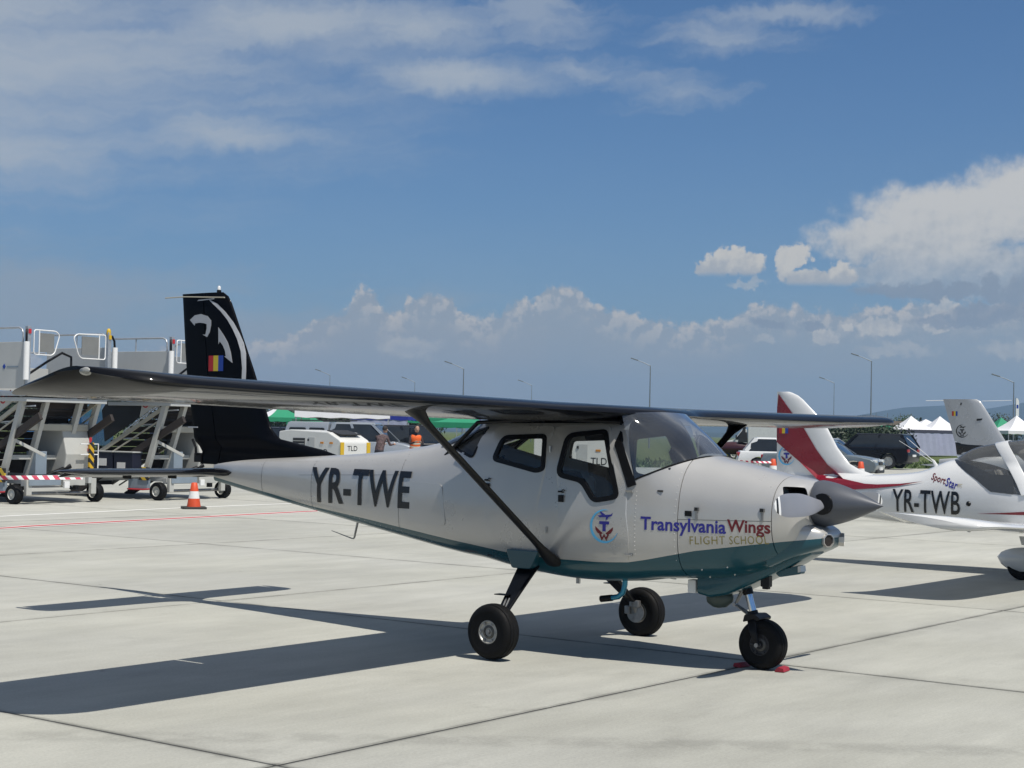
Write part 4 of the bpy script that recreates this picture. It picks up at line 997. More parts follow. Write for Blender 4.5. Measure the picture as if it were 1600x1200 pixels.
# tailplane and elevator
def tail_sec(y, le, te, z, th, f0, f1, n=8, droop=0.0):
    fq = [f0+(f1-f0)*i/n for i in range(n+1)]
    H = lambda f: th*2.2*(f+.002)**.5*(1-f)**.75
    up = [(le+(te-le)*f, y, z+H(f)*.5-droop*max(0, f-.55)) for f in reversed(fq)]; lo = [(le+(te-le)*f, y, z-H(f)*.5-droop*max(0, f-.55)) for f in (fq[1:] if f0 == 0 else fq)]
    return up+lo
TT = [(.0, -3.90, -4.66, 1.285, .085), (.05, -3.90, -4.66, 1.285, .085), (.14, -3.99, -4.66, 1.285, .075), (.30, -4.06, -4.66, 1.285, .072), (1.42, -4.12, -4.66, 1.285, .066), (1.54, -4.15, -4.655, 1.285, .05), (1.60, -4.22, -4.63, 1.284, .03), (1.625, -4.32, -4.58, 1.283, .012)]
for sd in (-1, 1):
    b = MB(); ys = [0.02, .08, .14, .22, .3, .6, .9, 1.2, 1.42, 1.48, 1.54, 1.58, 1.61, 1.625]; secs = [tail_sec(sd*y, *hermite_tab(TT, y), 0, .58 if y < 1.55 else 1.0) for y in ys]
    b.loft(secs); m_ = len(secs[0])
    for q in range((len(secs)-1)*m_): b.m[q] = 1 if 11 <= q % m_ < m_-1 and ys[q//m_] > .25 else 0
    st_ = b.build('tailplane', [BLACKP, UNDER], PL, smooth=45)
    b = MB(); ys = [.07+1.46*i/20 for i in range(21)]; secs = [tail_sec(sd*y, *hermite_tab(TT, y), .60, 1.0, 6, .13) for y in ys]; b.loft(secs); m_ = len(secs[0])
    for q in range((len(secs)-1)*m_): b.m[q] = 1 if q % m_ >= 6 else 0
    b.build('elevator', [BLACKP, UNDER], st_, smooth=35)
    b = MB()
    for y in (.35, .9): b.box((-4.44, sd*y, 1.235), (.10, .012, .035)); b.tube([(-4.50, sd*y, 1.22), (-4.50, sd*y, 1.27)], .006, 6)
    b.build('hinge_bracket', BLACKM, st_)

# undercarriage
RIMC = mat('rim_centre', (.10, .098, .09), .5, .3, var=.3, scale=20)
def wheel(name, r, w, rimr, parent, loc, side, hub=ALU):
    root = bpy.data.objects.new(name, None); col.objects.link(root); root.parent = parent; root.location = loc
    b = MB(); pr = []; N_ = 60
    for i in range(N_+1):
        a = math.pi*(-.5+i/N_)*1.28; x = math.sin(a); c = math.cos(a)
        pr.append((rimr+(r-rimr)*max(0, (max(c, -.3)+.3)/1.3)**.50, w*.5*math.copysign(abs(x)**.8, x)*(1 if abs(a) < math.pi/2 else .96)))
    # ribbed tread
    out = []
    for rr, h in pr: out.append((rr, h))
    mid = []
    for rr, h in out:
        g = .007 if rr > r*.96 and (abs(abs(h)-w*.14) < w*.022 or abs(abs(h)-w*.31) < w*.02) else 0
        mid.append((rr-g, h))
    mid = [(rimr-.004, -w*.42)]+mid+[(rimr-.004, w*.42)]
    b.lathe(mid, (0, 0, 0), 'Y', 44, cap=False); b.build('tyre', RUBBER, root, smooth=35)
    b = MB()
    for s_ in (-1, 1):
        pr = [(rimr+.004, s_*w*.34), (rimr, s_*w*.42), (rimr-.010, s_*w*.43), (rimr-.016, s_*w*.36), (rimr*.60, s_*w*.30), (rimr*.55, s_*w*.36), (rimr*.38, s_*w*.40), (rimr*.34, s_*w*.30), (.0, s_*w*.30)]
        ms_ = [0, 0, 0, 0, 1, 1, 1, 1]; b.lathe(pr if s_ > 0 else pr[::-1], (0, 0, 0), 'Y', 32, mis=ms_ if s_ > 0 else ms_[::-1])
    b.lathe([(rimr, -w*.4), (rimr, w*.4)], (0, 0, 0), 'Y', 24, cap=False)
    rim = b.build('rim', [hub, RIMC], root, smooth=35)
    b = MB()
    for k in range(6):
        a = k*math.pi/3; b.lathe([(.0, 0), (.010, 0), (.010, side*.012), (.0, side*.012)], (rimr*.76*math.cos(a), side*w*.345, rimr*.76*math.sin(a)), 'Y', 8)
    b.lathe([(.0, side*w*.3), (.018, side*w*.3), (.016, side*w*.46), (0, side*w*.46)], (0, 0, 0), 'Y', 12); tag(b.build('axle_nut', STEEL if hub is not RIMD else RIMD, rim, smooth=40), kind='stuff')
    return root
RIMD = mat('rim_dark', (.03, .03, .033), .5, .2)
RIMG = mat('rim_grey', (.40, .395, .37), .45, .4, var=.15, scale=14)
for sd in (-1, 1):
    wheel('main_wheel', .212, .165, .092, PL, (0, sd*1.055, .210), sd, RIMG)
    b = MB(); secs = []
    for t in [i/10 for i in range(11)]:
        y = .44+(1.00-.44)*t; z = .70+(.255-.70)*t**1.02; wd = .20-.125*t**.9; cx = -.105+.085*t; tk = .034-.010*t
        nvec = Vector((0, .62, .78)); c = Vector((cx, y, z))
        P4 = rpoly([(-wd/2, -tk/2), (wd/2, -tk/2), (wd/2, tk/2), (-wd/2, tk/2)], .012, 3)
        secs.append([(c.x+p[0], sd*(c.y+nvec.y*p[1]), c.z+nvec.z*p[1]) for p in P4])
    b.loft(secs); leg = b.build('main_gear_leg', BLACKP, PL, smooth=40)
    b = MB(); b.prism(rpoly([(-.26, .80), (.06, .80), (-.02, .655), (-.20, .655)], .02), sd*.40, sd*.575); b.build('gear_fairing', TEAL, PL, bevel=.01)
    b = MB(); b.bar((-.19, sd*.77, .462), (-.06, sd*.77, .462), .075, .008); b.build('step', BLACKM, leg, bevel=.002)
    b = MB(); b.tube([(-.012, sd*.93, .30), (0, sd*.96, .22), (0, sd*1.06, .21)], .020, 8); b.build('axle', STEEL, leg)
    b = MB(); b.tube([(-.075, sd*.80, .44), (-.055, sd*.87, .375), (-.03, sd*.95, .295), (-.02, sd*.975, .24)], .006, 6); b.tube([(-.045, sd*.80, .44), (-.03, sd*.87, .375), (-.01, sd*.95, .295)], .006, 6); b.build('brake_hose', ALU, leg, smooth=50)
    b = MB(); b.lathe([(.0, 0), (.085, 0), (.085, sd*.008), (.0, sd*.008)], (0, sd*.950, .21), 'Y', 24); b.build('brake_disc', STEEL, leg)
    b = MB(); b.box((.0, sd*.945, .285), (.09, .05, .06)); b.box((-.07, sd*.945, .23), (.05, .045, .07)); b.build('brake_caliper', STEEL, leg, bevel=.008)
nw = wheel('nose_wheel', .188, .145, .085, PL, (1.73, 0, .186), -1, RIMD)
b = MB(); b.tube([(1.545, 0, .74), (1.600, 0, .545)], .040, 14); b.lathe([(.044, 0)]*2, (0, 0, 0)) if False else None; b.build('nose_leg_housing', BLACKM, PL, smooth=40)
b = MB(); b.tube([(1.595, 0, .56), (1.655, 0, .375)], .029, 14); b.build('oleo_piston', mat('chrome', (.75, .76, .78), .12, 1.0), PL, smooth=40)
b = MB(); b.tube([(1.635, 0, .425), (1.662, 0, .345)], .040, 14)
for sd in (-1, 1):
    secs = []
    for t in [i/8 for i in range(9)]:
        c = Vector((1.66+.07*t, sd*(.05+.045*min(1, t*2.2)), .385-.20*t)); wd = .085-.045*t; tk = .020
        secs.append([(c.x+p[0], c.y+p[1], c.z) for p in rpoly([(-wd/2, -tk/2), (wd/2, -tk/2), (wd/2, tk/2), (-wd/2, tk/2)], .008, 3)])
    b.loft(secs)
b.loft([[(1.60+p[0], -.10+0*p[1], .37+p[1]) for p in ()]]) if False else None
arc = [(1.64+.10*math.sin(a), y, .372+.035*math.cos(a)) for a in (0,) for y in (0,)]
b.prism(rpoly([(1.605, .345), (1.62, .405), (1.70, .412), (1.745, .385), (1.735, .36), (1.69, .378)], .015), -.095, .095)
b.build('nose_fork', BLACKM, PL, smooth=40)
b = MB(); b.tube([(1.73, -.115, .186), (1.73, .115, .186)], .016, 10); b.build('nose_axle', STEEL, PL)
b = MB()
for y in (-.025, .025): b.tube([(1.555, y, .585), (1.492, y*.3, .462)], .008, 6); b.tube([(1.492, y*.3, .462), (1.625, y, .39)], .010, 6)
b.tube([(1.492, -.03, .462), (1.492, .03, .462)], .014, 8); b.tube([(1.575, -.03, .60), (1.515, -.02, .50)], .007, 6); b.build('torque_link', STEEL, PL, smooth=50)
# far-side bits between the legs
b = MB(); b.bar((.55, .30, .62), (.72, .42, .585), .05, .03); b.build('belly_fairing', WHITE, PL, bevel=.01)

# chocks at the nose wheel: two loose things
CHOCK = mat('red_chock', (.30, .015, .03), .55, var=.25, scale=18, bump=.3)
def air_w(x, y, z=0): return Vector((0.5267, 13.1774, 0))+Vector((math.cos(HD), math.sin(HD), 0))*x+Vector((-math.sin(HD), math.cos(HD), 0))*y+Vector((0, 0, z))
for (x, sgn, lab) in ((1.89, 1, 'red wheel chock in front of the nose wheel'), (1.555, -1, 'red wheel chock behind the nose wheel in shadow')):
    b = MB(); b.prism(rpoly([(-.055, 0), (.06, 0), (.045, .045), (-.015, .055), (-.05, .02)], .008, 2), -.085, .085); o = b.build('wheel_chock', CHOCK, None, bevel=.003)
    o.location = air_w(x, 0, .001); o.rotation_euler = (0, 0, HD+(math.pi if sgn < 0 else 0)+.12*sgn); o.scale = (.65, .75, .65)
    tag(o, lab, 'wheel chock', 'wheel chocks at the nose wheel')

# ================================================================== SECOND AIRCRAFT (white low-wing, right)
WHITEG = mat('white_gloss', (.66, .665, .66), .18, 0, .6, .04, .8, rvar=.05)
CRIMSON = mat('crimson_stripe', (.20, .006, .018), .28, 0, .4, .05)
SMOKE2 = glass('canopy_glass', (.93, .94, .93), 1.0, 0.02, 0.10)
P2 = empty('light_aircraft', (6.15, 21.85, 0), HD, 'white low-wing light aircraft with crimson stripe lettered YR-TWB', 'aircraft')
FB = Fus([(-2.86, 1.16, .86, .03, 1.0, 2, 2, 0), (-2.4, 1.19, .76, .12, .98, 2.2, 2.4, 0), (-1.7, 1.225, .66, .24, .95, 2.3, 2.6, 0), (-1.1, 1.25, .60, .34, .93, 2.4, 2.8, 0), (-.6, 1.315, .57, .42, .92, 2.2, 3, .0), (-.14, 1.485, .55, .48, .92, 2.0, 3, 0),
          (.2, 1.50, .54, .52, .92, 2.2, 3, 0), (.8, 1.36, .53, .54, .92, 2.6, 3, 0), (1.6, 1.26, .54, .54, .92, 2.8, 3, 0), (2.1, 1.22, .56, .50, .92, 2.6, 2.8, 0), (2.7, 1.14, .64, .40, .90, 2.4, 2.5, 0), (3.0, 1.06, .72, .22, .89, 2, 2, 0)])
bn = FB.place(-1)
mb = MB(); FB.loft(mb, -2.86, 3.0, 70, m=44); hb = mb.build('fuselage', WHITEG, P2, weld=True)
cav = MB(); cav.loft([FB.ring(-.1+2.0*i/20, 44, .03) for i in range(21)]); cav = cav.build('cutter', LINING, P2)
ck = MB().prism([(-.14, 1.488), (.30, 1.24), (.52, 1.085), (.95, 1.05), (1.85, 1.22), (1.85, 2.2), (-.14, 2.2)], -1, 1, 'XZ').build('cutter', LINING, P2)
boolean(hb, [cav, ck]); hb.data.polygons.foreach_set('use_smooth', [True]*len(hb.data.polygons)); hb.data.set_sharp_from_angle(angle=R(35))
# bubble canopy with white roll-over frame
CAN = [(-.14, 1.49, .10), (.10, 1.63, .27), (.45, 1.715, .40), (.85, 1.765, .46), (1.3, 1.72, .45), (1.62, 1.54, .42), (1.85, 1.26, .36)]
def can_ring(x, n=22, grow=0.0):
    zt_, w = hermite_tab(CAN, x); lo = lerp_tab([(-.14, 1.486), (.30, 1.24), (.52, 1.085), (.95, 1.05), (1.85, 1.22)], x)[0]-.005
    wl = FB.hw(x, lo)+.002; out = []
    for i in range(n+1):
        a = math.pi*i/n; c, s_ = math.cos(a), math.sin(a)
        out.append((x, -(wl*(1-s_)+w*s_*.0+wl*0)*0-(math.copysign(abs(c)**.75, c))*(wl*(1-.35*s_)+grow), lo+(zt_+grow-lo)*s_**.85))
    return out
b = MB(); b.loft([can_ring(-.135+1.98*i/28) for i in range(29)], closed=False, cap=False); cnp = b.build('canopy', SMOKE2, P2, smooth=60)
b = MB()
for i in range(8):
    pass
xs_ = [.46, .52, .58, .64]
def slanted(off, grow):
    # roll frame leans back towards the top: bottom further forward
    r0 = []
    for i in range(23):
        t = math.sin(math.pi*i/22); x = 1.02+off-.52*t; r0.append(can_ring(x, 22, grow)[i])
    return r0
b.loft([slanted(-.09, .006), slanted(-.08, .016), slanted(.08, .016), slanted(.09, .006)], closed=False, cap=False); b.build('canopy_frame', WHITEG, cnp, smooth=50)
def dark_rim(pts, m, nm, w=.05):
    pl = [Vector(p) for p in pts]; up, lo = [], []
    for i, p in enumerate(pl):
        d = (pl[min(i+1, len(pl)-1)]-pl[max(0, i-1)]).normalized(); n_ = Vector((-d.y, d.x))*w/2; up.append(tuple(p+n_)); lo.append(tuple(p-n_))
    b = MB(); skin_patch(b, up+lo[::-1], [], bn, .004, 0, .5); b.build(nm, m, P2)
TINT = mat('canopy_tint', (.05, .055, .06), .25)
for rng_ in (range(0, 3), range(20, 23)):
    b = MB(); b.loft([[can_ring(-.13+.95*i/16, 22, .006)[k] for k in rng_] for i in range(17)], closed=False, cap=False); b.build('canopy_rim', TINT, cnp, smooth=50)
b = MB()
for y in (-.22, .22):
    b.loft([[(.95, y+s, .86) for s in (-.18, .18)]+[(.95, y+s, .76) for s in (.18, -.18)], [(.60, y+s, .82) for s in (-.18, .18)]+[(.60, y+s, .72) for s in (.18, -.18)]])
    b.loft([[(.64, y+s, .82) for s in (-.18, .18)]+[(.54, y+s, .82) for s in (.18, -.18)], [(.42, y+s, 1.36) for s in (-.16, .16)]+[(.34, y+s, 1.36) for s in (.16, -.16)]])
b.build('seats', mat('grey_upholstery', (.16, .155, .15), .8), P2, bevel=.03)
b = MB(); b.prism([(1.45, .8), (1.45, 1.22), (1.84, 1.27), (1.84, .8)], -.42, .42); b.build('instrument_panel', DARKIN, P2, bevel=.02)
# fin with stripe
def f2_le(z): return lerp_tab([(1.05, -1.10), (1.16, -1.16), (1.244, -1.35), (1.30, -1.55), (1.376, -1.70), (1.597, -1.89), (1.957, -2.10), (2.156, -2.31), (2.28, -2.44), (2.36, -2.55), (2.394, -2.66)], z)[0]
def f2_te(z): return -2.83-.01*z
def f2_h(x, z):
    a, c = f2_le(z), f2_te(z); f = min(1, max(0, (a-x)/(a-c))); g_ = min(1, max(0, (a-x)/.5)); body = FB.hw(x, z) if z < FB.st(x)[0]-.005 else 0
    return max(.05*min(1, 1.6*g_**.5)*(1-f)**.5+.003, body)
zs = [1.02, 1.10, 1.16, 1.2, 1.244, 1.30, 1.376, 1.48, 1.597, 1.75, 1.957, 2.156, 2.28, 2.34, 2.38, 2.394]
secs = []
for z in zs:
    a, c = f2_le(z), f2_te(z); N_ = 14; xq = [a+(c-a)*(i/N_)**1.6 for i in range(N_+1)]; secs.append([(x, f2_h(x, z)+.002, z) for x in xq]+[(x, -f2_h(x, z)-.002, z) for x in reversed(xq)])
b = MB(); b.loft(secs); fin2 = b.build('fin', WHITEG, P2, smooth=45)
f2p = lambda u, v, h: (u, -(max(f2_h(u, v), FB.hw(u, v))+.002+h), v)
decal('crimson_stripe', [[(-2.82, 2.36), (-2.845, 2.16), (-2.845, 1.665), (-2.45, 1.38), (-2.16, 1.16), (-2.0, 1.08), (-1.85, 1.045), (-1.5, 1.03), (-1.152, 1.060), (-.80, 1.11), (-.46, 1.18), (-.80, 1.135), (-1.16, 1.112), (-1.35, 1.115), (-1.72, 1.17), (-2.02, 1.36), (-2.19, 1.56), (-2.404, 1.878), (-2.60, 2.10)]], CRIMSON, fin2, f2p, .012, .06)
for i, m_ in enumerate((FLR, FLY, FLB)):
    decal('flag_stripe', [[(-2.80+.05*i, 1.79), (-2.75+.05*i, 1.79), (-2.75+.05*i, 1.90), (-2.80+.05*i, 1.90)]], m_, fin2, f2p, .016)
emblem(-2.676, 1.468, .135, f2p, fin2, (TWBLUE, TWRED, TWCYAN), .010)
b = MB(); letters(b, 'YR-TWB', bn, -.90, .112, .755, 1.062, .010, 0, .012, 1.04); b.build('registration_letters', LETTER, P2)
b = MB(); letters(b, 'Sport', bn, -.355, -.135, 1.185, 1.300, .004, 0, .015, 1.0, .02, v0b=1.125); b.build('type_name', TWRED, P2)
b = MB(); letters(b, 'Star', bn, -.125, .050, 1.135, 1.245, .004, 0, .015, 1.0, .02, v0b=1.085); b.build('type_name', TWBLUE, P2)
b = MB(); letters(b, 'RTC', bn, .062, .125, 1.12, 1.165, .004, 0, 0); b.build('type_name', TWGOLD, P2)
b = MB(); skin_patch(b, [(.36, .785), (.55, .80), (1.0, .84), (1.6, .90), (2.4, .98), (2.4, .94), (1.6, .84), (1.0, .795)], [], bn, .004, 0, .15); b.build('crimson_stripe', CRIMSON, P2)
for x, z in ((.62, .96),):
    b = MB(); b.lathe([(.0, 0), (.035, 0), (.02, .02), (0, .022)], (0, 0, 0), 'Z', 12); o = b.build('fuel_cap', BLACKM, P2); o.location = bn(x-.39, z-.05, 0); o.rotation_euler = (R(90), 0, 0)
b = MB(); b.tube([(-.42, 0, 1.37), (-.47, 0, 1.45), (-.50, 0, 1.475)], [.03, .02, .008], 8, 0); b.tube([(-.48, 0, 1.46), (-.86, 0, 1.76)], [.006, .004], 6); b.tube([(-.50, .02, 1.44), (-.98, .02, 1.72)], [.005, .003], 6); b.build('whip_aerial', WHITEG, P2)
# wing, tailplane, wheels with fairings
for sd in (-1, 1):
    WT = [(.30, 2.0, .76, .60, .60, .10, .075), (.8, 2.0, .76, .63, .62, .10, .07), (3.9, 1.96, .80, .81, .80, .085, .06), (4.15, 1.92, .76, .82, .86, .09, .08), (4.28, 1.86, .72, .82, .90, .085, .095), (4.36, 1.76, .69, .82, .93, .06, .10), (4.395, 1.62, .69, .83, .94, .03, .09)]
    b = MB(); ys = [.3, .5, .8, 1.5, 2.2, 3, 3.6, 3.9, 4.05, 4.15, 4.22, 4.28, 4.33, 4.36, 4.38, 4.395]
    b.loft([wing_sec(sd*y, *hermite_tab(WT, y), 0, 1.0, 14) for y in ys]); w2 = b.build('wing', WHITEG, P2, smooth=45)
    b = MB(); b.lathe([(.0, 0), (.02, 0), (.02, .03), (0, .04)], (1.15, sd*2.9, .675), 'Z', 8); b.prism([(1.5, .62), (1.62, .62), (1.57, .52), (1.53, .52)], sd*2.2-.02, sd*2.2+.02); b.build('tie_down_ring', ALU, w2)
    b = MB(); b.loft([wing_sec(sd*y, le, te, 0.88, 0.88, .04, .04, 0, 1, 8) for y, le, te in ((.0, -2.1, -2.80), (.3, -2.15, -2.80), (1.15, -2.32, -2.80), (1.25, -2.42, -2.76))]); b.build('tailplane', WHITEG, P2, smooth=45)
    wheel('main_wheel', .19, .14, .08, P2, (1.10, sd*.95, .188), sd, RIMG)
    b = MB(); secs = []
    for i in range(15):
        t = i/14; x = .78+.74*t; hh = .19*math.sin(math.pi*t)**.55+.004; ww = .11*math.sin(math.pi*t**.9)**.6+.003; zc_ = .255+.02*(1-t)
        secs.append([(x, sd*.95+ww*math.cos(a), zc_+(hh*.75 if math.sin(a) > 0 else hh)*math.sin(a)) for a in [2*math.pi*k/18 for k in range(18)]])
    b.loft(secs); b.build('wheel_fairing', WHITEG, P2, smooth=50)
    b = MB(); b.tube([(1.10, sd*.45, .60), (1.10, sd*.80, .34), (1.10, sd*.90, .26)], [.05, .035, .03], 10); b.build('main_gear_leg', WHITEG, P2, smooth=50)
wheel('nose_wheel', .16, .12, .07, P2, (2.55, 0, .158), -1, RIMG)
b = MB(); b.tube([(2.5, 0, .70), (2.55, 0, .17)], .03, 8); b.build('nose_leg', STEEL, P2)
b = MB(); b.lathe([(.21, 2.98), (.20, 3.06), (.13, 3.22), (0, 3.32)], (0, 0, .90), 'X', 24); b.build('spinner', WHITEG, P2, smooth=50)
b = MB()
for k in range(3):
    a = 2*math.pi*k/3+.5; d = Vector((0, math.cos(a), math.sin(a))); b.bar(Vector((3.06, 0, .9))+d*.1, Vector((3.06, 0, .9))+d*.82, .02, .11, 0, (1, 0, .3))
b.build('propeller', LETTER, P2, bevel=.005)

# ================================================================== THIRD AIRCRAFT (grey tail behind)
GREYP = mat('pale_grey_paint', (.43, .44, .45), .28, .15, .4, .05, 1.0)
P3 = empty('light_aircraft', (12.5, 36.0, 0), HD, 'pale grey light aircraft tail with dark band standing behind the white low-wing aircraft', 'aircraft')
FC = Fus([(-3.1, 1.30, 1.02, .04, 1.15, 2, 2, 0), (-2.2, 1.38, .92, .20, 1.13, 2.4, 2.6, 0), (-1.0, 1.45, .78, .40, 1.12, 2.6, 3, .02), (0, 1.50, .66, .54, 1.05, 3, 3.5, .0), (1.2, 1.46, .62, .56, 1.05, 3, 3.5, .0), (1.9, 1.42, .66, .52, 1.08, 2.8, 3, .04), (2.9, 1.36, .76, .38, 1.06, 2.4, 2.6, 0)])
mb = MB(); FC.loft(mb, -3.1, 2.9, 40, m=36); mb.build('fuselage', GREYP, P3, smooth=40, weld=True)
def f3_le(z): return lerp_tab([(1.2, -1.05), (1.40, -1.28), (1.638, -1.466), (2.55, -2.06), (2.65, -2.13), (2.70, -2.22)], z)[0]
def f3_te(z): return lerp_tab([(1.2, -2.62), (1.715, -2.734), (2.69, -3.025)], z)[0]
def f3_h(x, z):
    a, c = f3_le(z), f3_te(z); f = min(1, max(0, (a-x)/(a-c))); return .06*min(1, 2*f**.5)*(1-f)**.5+.004
secs = []
for z in (1.2, 1.4, 1.55, 1.7, 1.9, 2.1, 2.3, 2.5, 2.6, 2.65, 2.685, 2.70):
    a, c = f3_le(z), f3_te(z); xq = [a+(c-a)*(i/12)**1.5 for i in range(13)]; secs.append([(x, f3_h(x, z), z) for x in xq]+[(x, -f3_h(x, z), z) for x in reversed(xq)])
b = MB(); b.loft(secs); fin3 = b.build('fin', GREYP, P3, smooth=45)
f3p = lambda u, v, h: (u, -(max(f3_h(u, v), FC.hw(u, v))+h), v)
decal('dark_band', [[(-2.72, 1.70), (-1.47, 1.635), (-1.30, 1.42), (-2.68, 1.42)]], LETTER, fin3, f3p, .005, .1)
decal('white_line', [[(-2.735, 1.728), (-1.475, 1.66), (-1.465, 1.638), (-2.73, 1.70)], [(-2.68, 1.40), (-1.28, 1.40), (-1.26, 1.36), (-2.67, 1.36)]], WHITE, fin3, f3p, .005, .2)
for i, m_ in enumerate((FLR, FLY, FLB)): decal('flag_stripe', [[(-2.80+.045*i, 2.31), (-2.755+.045*i, 2.31), (-2.755+.045*i, 2.42), (-2.80+.045*i, 2.42)]], m_, fin3, f3p, .006)
emblem(-2.55, 1.96, .15, f3p, fin3, (LETTER, LETTER, LETTER), .006)
decal('small_mark', [rpoly([(-2.20, 2.20), (-2.08, 2.22), (-2.06, 2.26), (-2.20, 2.25)], .01), [(-2.60, 2.56), (-2.57, 2.56), (-2.56, 2.62), (-2.59, 2.62)]], LETTER, fin3, f3p, .006)
b = MB(); b.tube([(-3.45, 0, 2.66), (-3.0, 0, 2.67)], .008, 6); b.tube([(-2.1, 0, 2.66), (-1.45, .12, 2.68)], .006, 6); b.build('aerial_wire', WHITE, fin3)
for sd in (-1, 1):
    b = MB(); b.loft([wing_sec(sd*y, .95, -.5, .76+.04*y, .73+.04*y, .11, .05, 0, 1, 10) for y in (0, .6, 2, 3.5, 4.8)]); b.build('wing', GREYP, P3, smooth=45)
    b = MB(); b.loft([wing_sec(sd*y, le, -2.95, 1.18, 1.18, .04, .04, 0, 1, 8) for y, le in ((.02, -2.2), (1.5, -2.4))]); b.build('tailplane', GREYP, P3, smooth=45)
    wheel('main_wheel', .20, .15, .085, P3, (.35, sd*1.1, .198), sd, RIMG); b = MB(); b.bar((.35, sd*.4, .72), (.35, sd*1.03, .22), .10, .03); b.build('main_gear_leg', GREYP, P3)
wheel('nose_wheel', .18, .14, .08, P3, (2.0, 0, .178), -1, RIMG); b = MB(); b.tube([(1.9, 0, .75), (2.0, 0, .19)], .035, 8); b.build('nose_leg', STEEL, P3)
b = MB(); b.loft([[(x, w*math.cos(a), 1.38+h*math.sin(a)) for a in [math.pi*k/14 for k in range(15)]] for x, w, h in ((-.95, .10, .08), (-.6, .32, .25), (-.1, .47, .42), (.5, .50, .47), (1.0, .48, .38), (1.4, .42, .18), (1.6, .34, .06))], closed=False, cap=False); b.build('canopy', SMOKE2, P3, smooth=60)

# ================================================================== PASSENGER STAIRS
PGREY = mat('stairs_grey', (.46, .47, .46), .5, 0, .1, .08, 1.5); PWHITE = mat('stairs_white', (.46, .46, .43), .5, 0, .1, .07, 2); PBEIGE = mat('stairs_beige', (.42, .40, .33), .55)
GALV = mat('galvanised', (.46, .48, .50), .42, .6, var=.15, scale=8); STEPM = mat('dark_step', (.035, .028, .025), .7, .2); DKBLUE = mat('dark_blue_box', (.012, .014, .030), .5)
YEL = mat('safety_yellow', (.62, .40, .015), .5); RED = mat('sign_red', (.45, .02, .03), .5); BLGREY = mat('blue_grey_paint', (.22, .27, .32), .5)
def striped(name, c1, c2, scale, axis=(1, 0, 1)):
    m = bpy.data.materials.new(name); m.use_nodes = True; t = m.node_tree; b = t.nodes['Principled BSDF']; L = t.links.new; N = t.nodes.new
    co = N('ShaderNodeTexCoord'); dp = N('ShaderNodeVectorMath'); dp.operation = 'DOT_PRODUCT'; L(co.outputs['Object'], dp.inputs[0]); dp.inputs[1].default_value = axis
    f = N('ShaderNodeMath'); f.operation = 'MULTIPLY'; L(dp.outputs['Value'], f.inputs[0]); f.inputs[1].default_value = scale
    fr = N('ShaderNodeMath'); fr.operation = 'FRACT'; L(f.outputs[0], fr.inputs[0]); gt = N('ShaderNodeMath'); gt.operation = 'GREATER_THAN'; L(fr.outputs[0], gt.inputs[0]); gt.inputs[1].default_value = .5
    mx = N('ShaderNodeMix'); mx.data_type = 'RGBA'; L(gt.outputs[0], mx.inputs[0]); mx.inputs[6].default_value = (*c1, 1); mx.inputs[7].default_value = (*c2, 1); L(mx.outputs[2], b.inputs[0]); b.inputs['Roughness'].default_value = .5; return m
HAZ = striped('hazard_stripes', (.60, .36, .015), (.015, .015, .015), 5.0, (.0, 1, 1)); TAPE = striped('red_white_tape', (.52, .04, .09), (.80, .79, .78), 4.6, (1, 0, .9))
HAZ2 = striped('hazard_stripes_side', (.62, .42, .03), (.02, .02, .02), 4.0, (1, 0, 1))
def perforated(name):
    m = bpy.data.materials.new(name); m.use_nodes = True; t = m.node_tree; b = t.nodes['Principled BSDF']; L = t.links.new; N = t.nodes.new
    co = N('ShaderNodeTexCoord'); v = N('ShaderNodeTexVoronoi'); v.inputs['Scale'].default_value = 13; v.inputs['Randomness'].default_value = .15; L(co.outputs['Object'], v.inputs['Vector'])
    lt = N('ShaderNodeMath'); lt.operation = 'LESS_THAN'; L(v.outputs['Distance'], lt.inputs[0]); lt.inputs[1].default_value = .17
    mx = N('ShaderNodeMix'); mx.data_type = 'RGBA'; L(lt.outputs[0], mx.inputs[0]); mx.inputs[6].default_value = (.003, .003, .004, 1); mx.inputs[7].default_value = (.03, .03, .03, 1); L(mx.outputs[2], b.inputs[0]); b.inputs['Roughness'].default_value = .6; return m
PLATE = mat('gate_plate', (.19, .195, .19), .6)
PERF = perforated('perforated_black')
def rim_wheel(r, w, rr, parent, loc, side=-1, name='wheel'):
    e = bpy.data.objects.new(name, None); col.objects.link(e); e.parent = parent; e.location = loc
    b = MB(); b.lathe([(rr, -w/2), (r*.93, -w/2), (r, -w*.34), (r, w*.34), (r*.93, w/2), (rr, w/2)], (0, 0, 0), 'Y', 24, cap=False); b.build('tyre', RUBBER, e, smooth=35)
    b = MB(); b.lathe([(.0, -w*.42), (rr*.3, -w*.46), (rr*.35, -w*.36), (rr*.85, -w*.30), (rr*1.02, -w*.47), (rr*1.02, w*.47), (rr*.85, w*.30), (rr*.35, w*.36), (rr*.3, w*.46), (.0, w*.42)], (0, 0, 0), 'Y', 20); b.build('rim', PWHITE, e, smooth=35)
    return e
